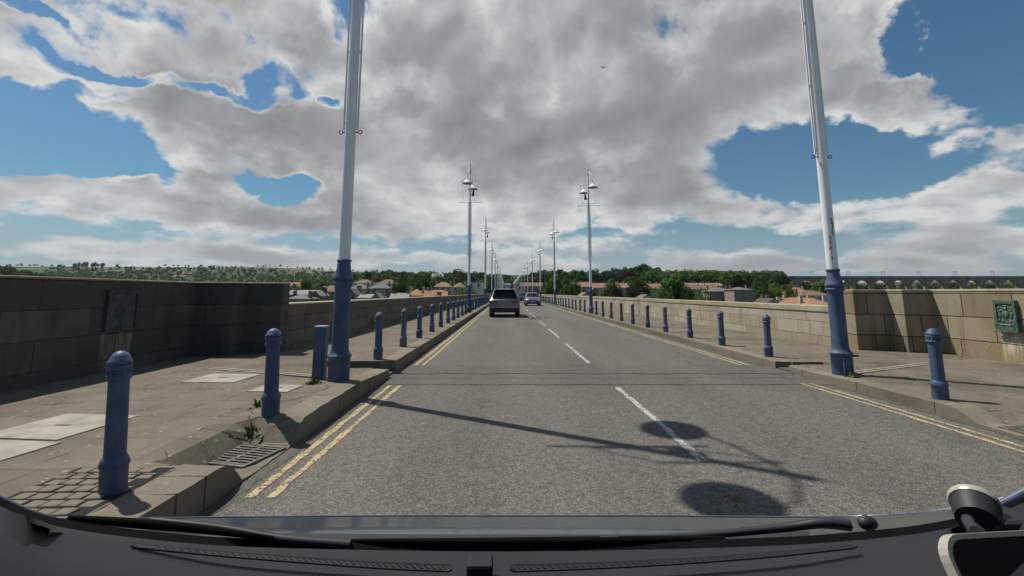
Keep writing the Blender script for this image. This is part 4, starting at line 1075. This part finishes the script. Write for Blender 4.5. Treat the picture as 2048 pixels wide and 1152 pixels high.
# thin moulding line on the dash
# demister slots
def demist(pts, name, th0, th1):
    n = 48; c = curve(pts, n); top=[];bot=[]
    for i,q in enumerate(c):
        f = i/n; th = th0+(th1-th0)*f
        if i in (0,n): th *= .35
        top.append(P(q.x,q.y-th/2,q.z)); bot.append(P(q.x,q.y+th/2,q.z-.012))
    lift = Vector((0,-.004,.007))
    o = up(name, MB().grid([[v+lift for v in top],[v+lift for v in bot]]), M['pit'])
    mb = MB()
    for i in range(1,n):
        a,b_ = top[i]+lift*1.3, bot[i]+lift*1.3; a = a+(b_-a)*.45; d = Vector((.0022,0,0)); s = Vector((.008,0,0))
        mb.add([a-d,a+d,b_+d+s,b_-d+s],[(0,1,2,3)])
    up('vent_fins', mb, M['dash'], o)
    rim = MB(); rim.tube([v+lift*1.1+Vector((0,-.002,.001)) for v in bot], .0016, 6); up('vent_rim', rim, M['lit_edge'] if False else M['dash'], o)
demist([(268,1098,.735),(430,1113,.755),(600,1126,.765),(760,1137,.77),(905,1143,.772)],'demister_vent',9,15)
demist([(1020,1143,.772),(1180,1138,.77),(1360,1129,.76),(1540,1116,.75),(1708,1099,.735)],'demister_vent',15,9)
q0 = P(960,1132,.775); mb = MB(); mb.box(q0.x-.020,q0.x+.020,q0.y-.018,q0.y+.016,q0.z-.012,q0.z+.010); up('sensor_cap', mb, M['dash'], bevel=.004)
# side trims at the foot of the pillars
lt = [P(-160,985,.5),P(0,1016,.52),P(60,1034,.56),P(104,1050,.665)]; lb = [P(-160,1250,.40),P(0,1250,.41),P(40,1180,.47),P(84,1105,.60)]
up('pillar_trim', MB().grid([[v+Vector((0,.02,-.02)) for v in lt],lt,lb]), M['dash'])
rt = [P(1900,1058,.66),P(1990,1030,.58),P(2060,1000,.55),P(2240,930,.5)]; rb2 = [P(1930,1120,.58),P(1990,1150,.50),P(2060,1250,.43),P(2240,1250,.40)]
up('pillar_trim', MB().grid([[v+Vector((0,.02,-.02)) for v in rt],rt,rb2]), M['dash'])
# screen surround strips, their blue-lit tone put into the paler colour
up('screen_surround', MB().tube([P(-60,968,.70),P(0,1000,.72),P(60,1026,.78),P(120,1045,.84)],.005,8), M['lit_edge'])
up('screen_surround', MB().tube([P(1985,1018,.74),P(2048,985,.72),P(2120,945,.7)],.006,8), M['lit_edge'])
# bonnet: highlight along the crest is put in as a paler tube
be = [(-100,1008,.98),(100,1036,1.08),(420,1034,1.22),(760,1031,1.30),(1024,1031,1.32),(1300,1031,1.30),(1650,1033,1.22),(1860,1022,1.08),(2048,985,.98)]
b0 = line(be); b1 = line(off(be,3,-.015)); b2 = line(off(be,22,-.14)); b3 = line(off(be,52,-.26)); b4 = line(off(be,105,-.33)); n0 = [v+Vector((0,.05,-.03)) for v in b0]; n1 = [v+Vector((0,.16,-.16)) for v in b0]
up('bonnet', MB().grid([n1,n0,b0,b1,b2,b3,b4]), M['bonnet'])
up('bonnet_highlight', MB().tube([v+Vector((0,-.004,.001)) for v in line(be)], .0022, 6), M['lit_edge'])
# cowl grille and wipers
cg = line([(480,1066,.99),(760,1068,1.03),(1024,1069,1.04),(1300,1068,1.03),(1620,1062,.98)]); cg2 = line([(480,1092,.93),(760,1096,.96),(1024,1098,.97),(1300,1096,.96),(1620,1088,.92)])
up('cowl', MB().grid([cg,cg2]), M['plastic'])
def wiper(label, blade, arm):
    t = thing('wiper', label, 'wiper', blade[0]) ; t.parent = car; t.location = (0,0,0)
    for k in ('label','category'): del t[k]
    bl = line(blade, 24); am = line(arm, 20)
    t.location = -car.location
    MB().tube(bl, [.004+.004*math.sin(math.pi*i/24) for i in range(25)], 6).build('blade', M['seal'], t)
    MB().tube(am, [.010-.005*i/20 for i in range(21)], 6).build('arm', M['plastic'], t)
    return t
wiper('a', [(136,1036,.86),(250,1045,.88),(380,1056,.90),(548,1076,.91)], [(700,1090,.93),(560,1078,.915),(440,1056,.91),(300,1040,.895)])
wiper('b', [(690,1083,.94),(1000,1084,.96),(1250,1081,.95),(1450,1077,.93)], [(1700,1050,.90),(1640,1046,.91),(1560,1056,.93),(1380,1072,.95),(1200,1078,.955)])
up('washer_jet', MB().ball(P(1735,1046,.87),.012,10,6,(1.4,1,1)), M['plastic'])
# phone in a suction mount, lower right
def roundrect(c, u, v, n, w, h, r, t):     # solid rounded plate
    out = []
    for (sx,sy,a0) in ((1,1,0),(-1,1,90),(-1,-1,180),(1,-1,270)):
        for i in range(7):
            a = R(a0+15*i); out.append((sx*(w-r)+r*math.cos(a), sy*(h-r)+r*math.sin(a)))
    m_ = len(out); vs = [c+u*x+v*y+n*t for x,y in out]+[c+u*x+v*y-n*t for x,y in out]
    return MB().add(vs,[tuple(range(m_)),tuple(range(2*m_-1,m_-1,-1))]+[(i,(i+1)%m_,(i+1)%m_+m_,i+m_) for i in range(m_)])
M['bezel'] = simple('phone_metal_rim', (.50,.46,.38), .3, .3, var=.05); M['screen'] = simple('black_phone_screen', (.004,.004,.005), .12, spec=.5, bstr=0)
tl = P(1868,1070,.40); tr = P(2060,1060,.42); bl_ = P(1836,1200,.375)
u = (tr-tl).normalized(); n_ = u.cross((bl_-tl)).normalized(); v = -n_.cross(u)
v = (tl-bl_).normalized(); v = (v-u*v.dot(u)).normalized(); n_ = u.cross(v)
if n_.y > 0: n_ = -n_
w_, h_ = .075, .042
c = tl+u*w_-v*h_
ph = thing('phone','black phone with a pale metal rim in a holder at the bottom right','phone',c)
def upl(name, mb, mat, par, org):
    mb.v = [tuple(Vector(q_)-org) for q_ in mb.v]; return mb.build(name, mat, par)
upl('phone_rim', roundrect(c,u,v,n_,w_,h_,.018,.004), M['bezel'], ph, c)
upl('phone_screen', roundrect(c+n_*.0042,u,v,n_,w_-.0035,h_-.0035,.0155,.0008), M['screen'], ph, c)
# suction mount
mc = P(1948,1006,.56)
mt_ = thing('phone_mount','black suction-cup phone mount with a pale rim stuck on the windscreen','phone mount',mc)
ax = (P(1958,1062,.54)-P(1946,1000,.57)).normalized(); e1 = Vector((1,0,0)); e1 = (e1-ax*e1.dot(ax)).normalized(); e2 = ax.cross(e1)
def lathe_ax(prof, cen, seg=24):
    mb = MB(); mb.lathe(prof, seg=seg); mb.v = [tuple(cen+e1*x+e2*y+ax*z-mc) for x,y,z in mb.v]; return mb
lathe_ax([(.0222,-.003),(.0228,0),(.0218,.0035)],mc).build('cup_rim', M['bezel'], mt_)
lathe_ax([(.0208,.0035),(.0200,.014),(.0185,.026)],mc).build('suction_cup', M['plastic'], mt_)
pa = mc+ax*.030; pb_ = c+v*h_*.98-u*.02-n_*.008
MB().tube([pa-mc-e1*.008, (pa*.5+pb_*.5)-mc-e1*.006, pb_-mc],[.006,.005,.006],8).build('arm', M['plastic'], mt_)
# dark object behind the phone on the dash corner
oc = P(2006,1052,.55); o = MB().box(-.026,.026,-.02,.02,-.02,.014).build('dash_box', M['plastic'], bevel=.006); o.location = oc; o.rotation_euler = (.1,.05,.1); tag(o,'small dark box on the dashboard corner right of the phone mount','box')

m = bpy.data.materials.new('haze'); m.use_nodes = True; m.node_tree.nodes.clear(); g = NT(m.node_tree)
pv = g.n('ShaderNodeVolumePrincipled'); pv.inputs['Color'].default_value = (.80,.86,.95,1); pv.inputs['Density'].default_value = HAZE; pv.inputs['Anisotropy'].default_value = .3
g.nt.links.new(pv.outputs[0], g.n('ShaderNodeOutputMaterial').inputs['Volume'])
hb = MB().box(-9200,9200,-320,5150,-20,330).build('haze', m); tag(hb, kind='stuff')

# ------------------------------------------------------------------ sky, sun, camera
SUN = Vector((-.484,.298,1)).normalized(); EL = math.asin(SUN.z); AZ = math.atan2(SUN.x,SUN.y)
wd = bpy.data.worlds.new('World'); S.world = wd; wd.use_nodes = True; nt = wd.node_tree
for n in list(nt.nodes): nt.nodes.remove(n)
g = NT(nt)
sky = g.n('ShaderNodeTexSky', sky_type='NISHITA'); sky.sun_disc = False; sky.sun_elevation = EL; sky.sun_rotation = AZ; sky.air_density = 1.25; sky.dust_density = .6; sky.ozone_density = 2.2
d = g.n('ShaderNodeTexCoord').outputs['Generated']; dx,dy,dz = g.sep(d)
az = g.m('ARCTAN2', dx, dy); el = g.m('ARCSINE', dz)
den = g.m('ADD', g.m('MAXIMUM', dz, 0.0), .13)
q = g.comb(g.m('DIVIDE',dx,den), g.m('DIVIDE',dy,den), 0)
warp = g.vm('SUBTRACT', g.noise(q, 1.1, 2, .5, out=1), (.5,.5,.5)); q1 = g.vm('ADD', q, g.scale(warp, (.35,.35,.35)))
ae0 = g.comb(az, el, 0); qs = g.comb(g.m('MULTIPLY', az, 1.0), g.m('MULTIPLY', g.m('POWER', g.m('MAXIMUM', el, 0.0), .62), 1.05), 0)
warp2 = g.vm('ADD', g.vm('SUBTRACT', g.noise(qs, 3.2, 3, .55, out=1), (.5,.5,.5)), g.scale(g.vm('SUBTRACT', g.noise(qs, 11, 5, .6, out=1), (.5,.5,.5)), (.5,.5,.5)))
wk = g.m('ADD', .03, g.m('MULTIPLY', el, .58)); ae = g.vm('ADD', ae0, g.vm('MULTIPLY', warp2, g.comb(g.m('MULTIPLY',wk,1.3),wk,0)))
def field(blobs):
    tot = None
    for px_,py_,rx,ry,wt in blobs:
        a_,y_,z_ = ray(px_,py_); az0 = math.atan2(a_,y_); e0 = math.atan2(z_, math.hypot(a_,y_))
        a2,y2,z2 = ray(px_+rx,py_); ra = abs(math.atan2(a2,y2)-az0); a3,y3,z3 = ray(px_,py_-ry); re = abs(math.atan2(z3,math.hypot(a3,y3))-e0)
        v_ = g.vm('LENGTH', g.vm('MULTIPLY', g.vm('SUBTRACT', ae, (az0,e0,0)), (1/ra,1/re,0)))
        tot = g.m('MULTIPLY_ADD', g.step(v_, 1.25, .45), wt, tot if tot is not None else 0.0)
    return tot
CL = [(1150,110,520,190,.75),(760,110,200,150,.5),(1260,300,330,110,.7),(900,300,260,110,.65),(520,275,320,95,.85),(300,95,330,85,.65),(60,140,130,60,.45),(1560,130,240,130,.6),(1700,190,150,80,.5),(1850,215,190,55,.62),(1990,290,110,42,.5),(2000,400,260,34,.6),(1950,470,260,34,.5),(300,412,420,36,.7),(430,372,70,22,.5),(250,372,60,14,.35),(950,430,520,70,.55),(1560,432,230,34,.5),(1400,390,180,50,.45),(1100,520,1200,26,.35),(400,500,500,24,.4),(1750,530,500,18,.35),(1250,-150,900,160,.6),(150,-150,500,120,.3),(560,30,200,80,.45)]
GP = [(100,275,230,85,-1.1),(390,185,200,20,-.8),(250,215,90,26,-.5),(545,165,75,55,-.75),(660,208,34,26,-.6),(1975,90,190,190,-1.3),(1900,10,160,90,-.6),(1560,330,260,95,-.8),(1800,330,170,70,-.8),(1500,490,260,26,-.5),(200,342,170,24,-.95),(560,383,75,18,-.85),(90,350,160,16,-.4),(2040,170,90,60,-.5),(1700,275,110,40,-.4),(760,500,300,10,-.3),(60,10,230,26,-.7),(1250,470,160,14,-.3)]
C = field(CL+GP)
# billows: noise in a direction domain that flattens towards the horizon
qb = g.comb(az, g.m('MULTIPLY', g.m('POWER', g.m('MAXIMUM', el, 0.0), .52), 1.5), 0)
qb = g.vm('ADD', qb, g.scale(g.vm('SUBTRACT', g.noise(qb, 5, 2, .5, out=1), (.5,.5,.5)), (.09,.06,0)))
def puff(v, sc, det):
    x = g.n('ShaderNodeTexVoronoi', feature='F1'); g.put(x.inputs['Vector'], v); x.inputs['Scale'].default_value = sc; x.inputs['Detail'].default_value = det; x.inputs['Roughness'].default_value = .5; x.inputs['Lacunarity'].default_value = 2.1; x.normalize = True
    return x.outputs[0]
def dens(v, det, pd):
    a_ = g.m('MULTIPLY', g.m('SUBTRACT', g.noise(v, 4.6, det, .55), .5), 2.3)
    b_ = g.m('MULTIPLY', g.m('SUBTRACT', .36, puff(v, 8.5, pd)), 1.35)
    return g.m('ADD', a_, b_)
B1 = dens(qb, 6, 3)
Bs = dens(qb, 2, 1); B2 = dens(g.vm('ADD', qb, (-.012,.030,0)), 2, 1)
D0 = g.m('ADD', g.m('ADD', g.m('SUBTRACT', g.m('MULTIPLY', C, .80), g.m('MULTIPLY', g.m('SUBTRACT', 1, g.step(dy, -.45, .12)), .42)), -.02), B1)
edge_n = g.m('MULTIPLY', g.m('SUBTRACT', g.noise(qb, 22, 5, .64), .5), .70)
cov = g.step(g.m('ADD', D0, edge_n), -.04, .36)
thick = g.step(D0, .05, 1.0)
lit = g.m('ADD', g.m('MULTIPLY', g.m('MULTIPLY', g.m('SUBTRACT', Bs, B2), g.m('SUBTRACT', 1.0, g.m('MULTIPLY', thick, .55))), 1.05), g.m('MULTIPLY', g.m('SUBTRACT', Bs, B1), .10))
b2 = g.noise(g.vm('ADD', qb, (3,9,0)), 3.4, 3, .5)
dark = g.m('ADD', g.m('MULTIPLY', thick, .62), g.m('MULTIPLY', g.m('SUBTRACT', b2, .44), 1.35))
dark = g.m('SUBTRACT', dark, lit)
hi = g.step(el, .03, .36); dark = g.m('MULTIPLY', dark, g.m('ADD', .90, g.m('MULTIPLY', hi, .10)), clamp=True)
ramp = g.n('ShaderNodeValToRGB'); g.put(ramp.inputs[0], dark); e = ramp.color_ramp
for i,(p_,c_) in enumerate([(0,(.70,.70,.69)),(.30,(.49,.493,.498)),(.62,(.325,.33,.342)),(1,(.225,.23,.245))]):
    x = e.elements[i] if i < 2 else e.elements.new(p_); x.position = p_; x.color = (*c_,1)
hz = g.m('SUBTRACT', 1, g.step(el, .0, .14))
ccol = g.mix(g.m('MULTIPLY', hz, .22), ramp.outputs[0], c3(.42,.45,.49))
cov = g.m('MULTIPLY', cov, g.m('ADD', .80, g.m('MULTIPLY', g.step(el,.02,.16), .20)))
skb = g.mix(1, sky.outputs[0], c3(.47,.76,.90), 'MULTIPLY')
skc = g.mix(g.m('MULTIPLY', g.m('SUBTRACT', 1, g.step(el, -.02, .20)), .85), skb, c3(4.6,5.6,6.6))
bg1 = g.n('ShaderNodeBackground'); g.put(bg1.inputs[0], skc); bg1.inputs[1].default_value = .075
bg2 = g.n('ShaderNodeBackground'); g.put(bg2.inputs[0], ccol); bg2.inputs[1].default_value = 1.0
mx = g.n('ShaderNodeMixShader'); g.put(mx.inputs[0], cov); nt.links.new(bg1.outputs[0], mx.inputs[1]); nt.links.new(bg2.outputs[0], mx.inputs[2])
out = g.n('ShaderNodeOutputWorld'); nt.links.new(mx.outputs[0], out.inputs[0])
wd.cycles.sampling_method = 'MANUAL'; wd.cycles.sample_map_resolution = 512

sl = bpy.data.lights.new('sun','SUN'); sl.energy = 4.8; sl.angle = R(.5); sl.color = (1,.95,.87)
so = bpy.data.objects.new('sun', sl); COL.objects.link(so); so.rotation_euler = SUN.to_track_quat('Z','Y').to_euler(); so.location = (-20,15,40)

cam = bpy.data.cameras.new('camera'); co = bpy.data.objects.new('camera', cam); COL.objects.link(co)
co.location = (0,0,H); co.rotation_euler = (R(90)+A,0,0)
cam.sensor_width = 36; cam.sensor_fit = 'HORIZONTAL'; cam.lens = F/2048*36
cam.shift_x = (1024-VX)/2048; cam.shift_y = -(F*math.tan(A)-(VY-576))/2048
cam.clip_start = .02; cam.clip_end = 8000
S.camera = co
S.view_settings.view_transform = 'Standard'; S.view_settings.look = 'None'; S.view_settings.exposure = .0; S.view_settings.gamma = 1
S.render.engine = 'CYCLES'
cy = S.cycles; cy.use_denoising = True; cy.max_bounces = 5; cy.diffuse_bounces = 3; cy.glossy_bounces = 3; cy.transmission_bounces = 2
cy.caustics_reflective = False; cy.caustics_refractive = False; cy.sample_clamp_indirect = 4
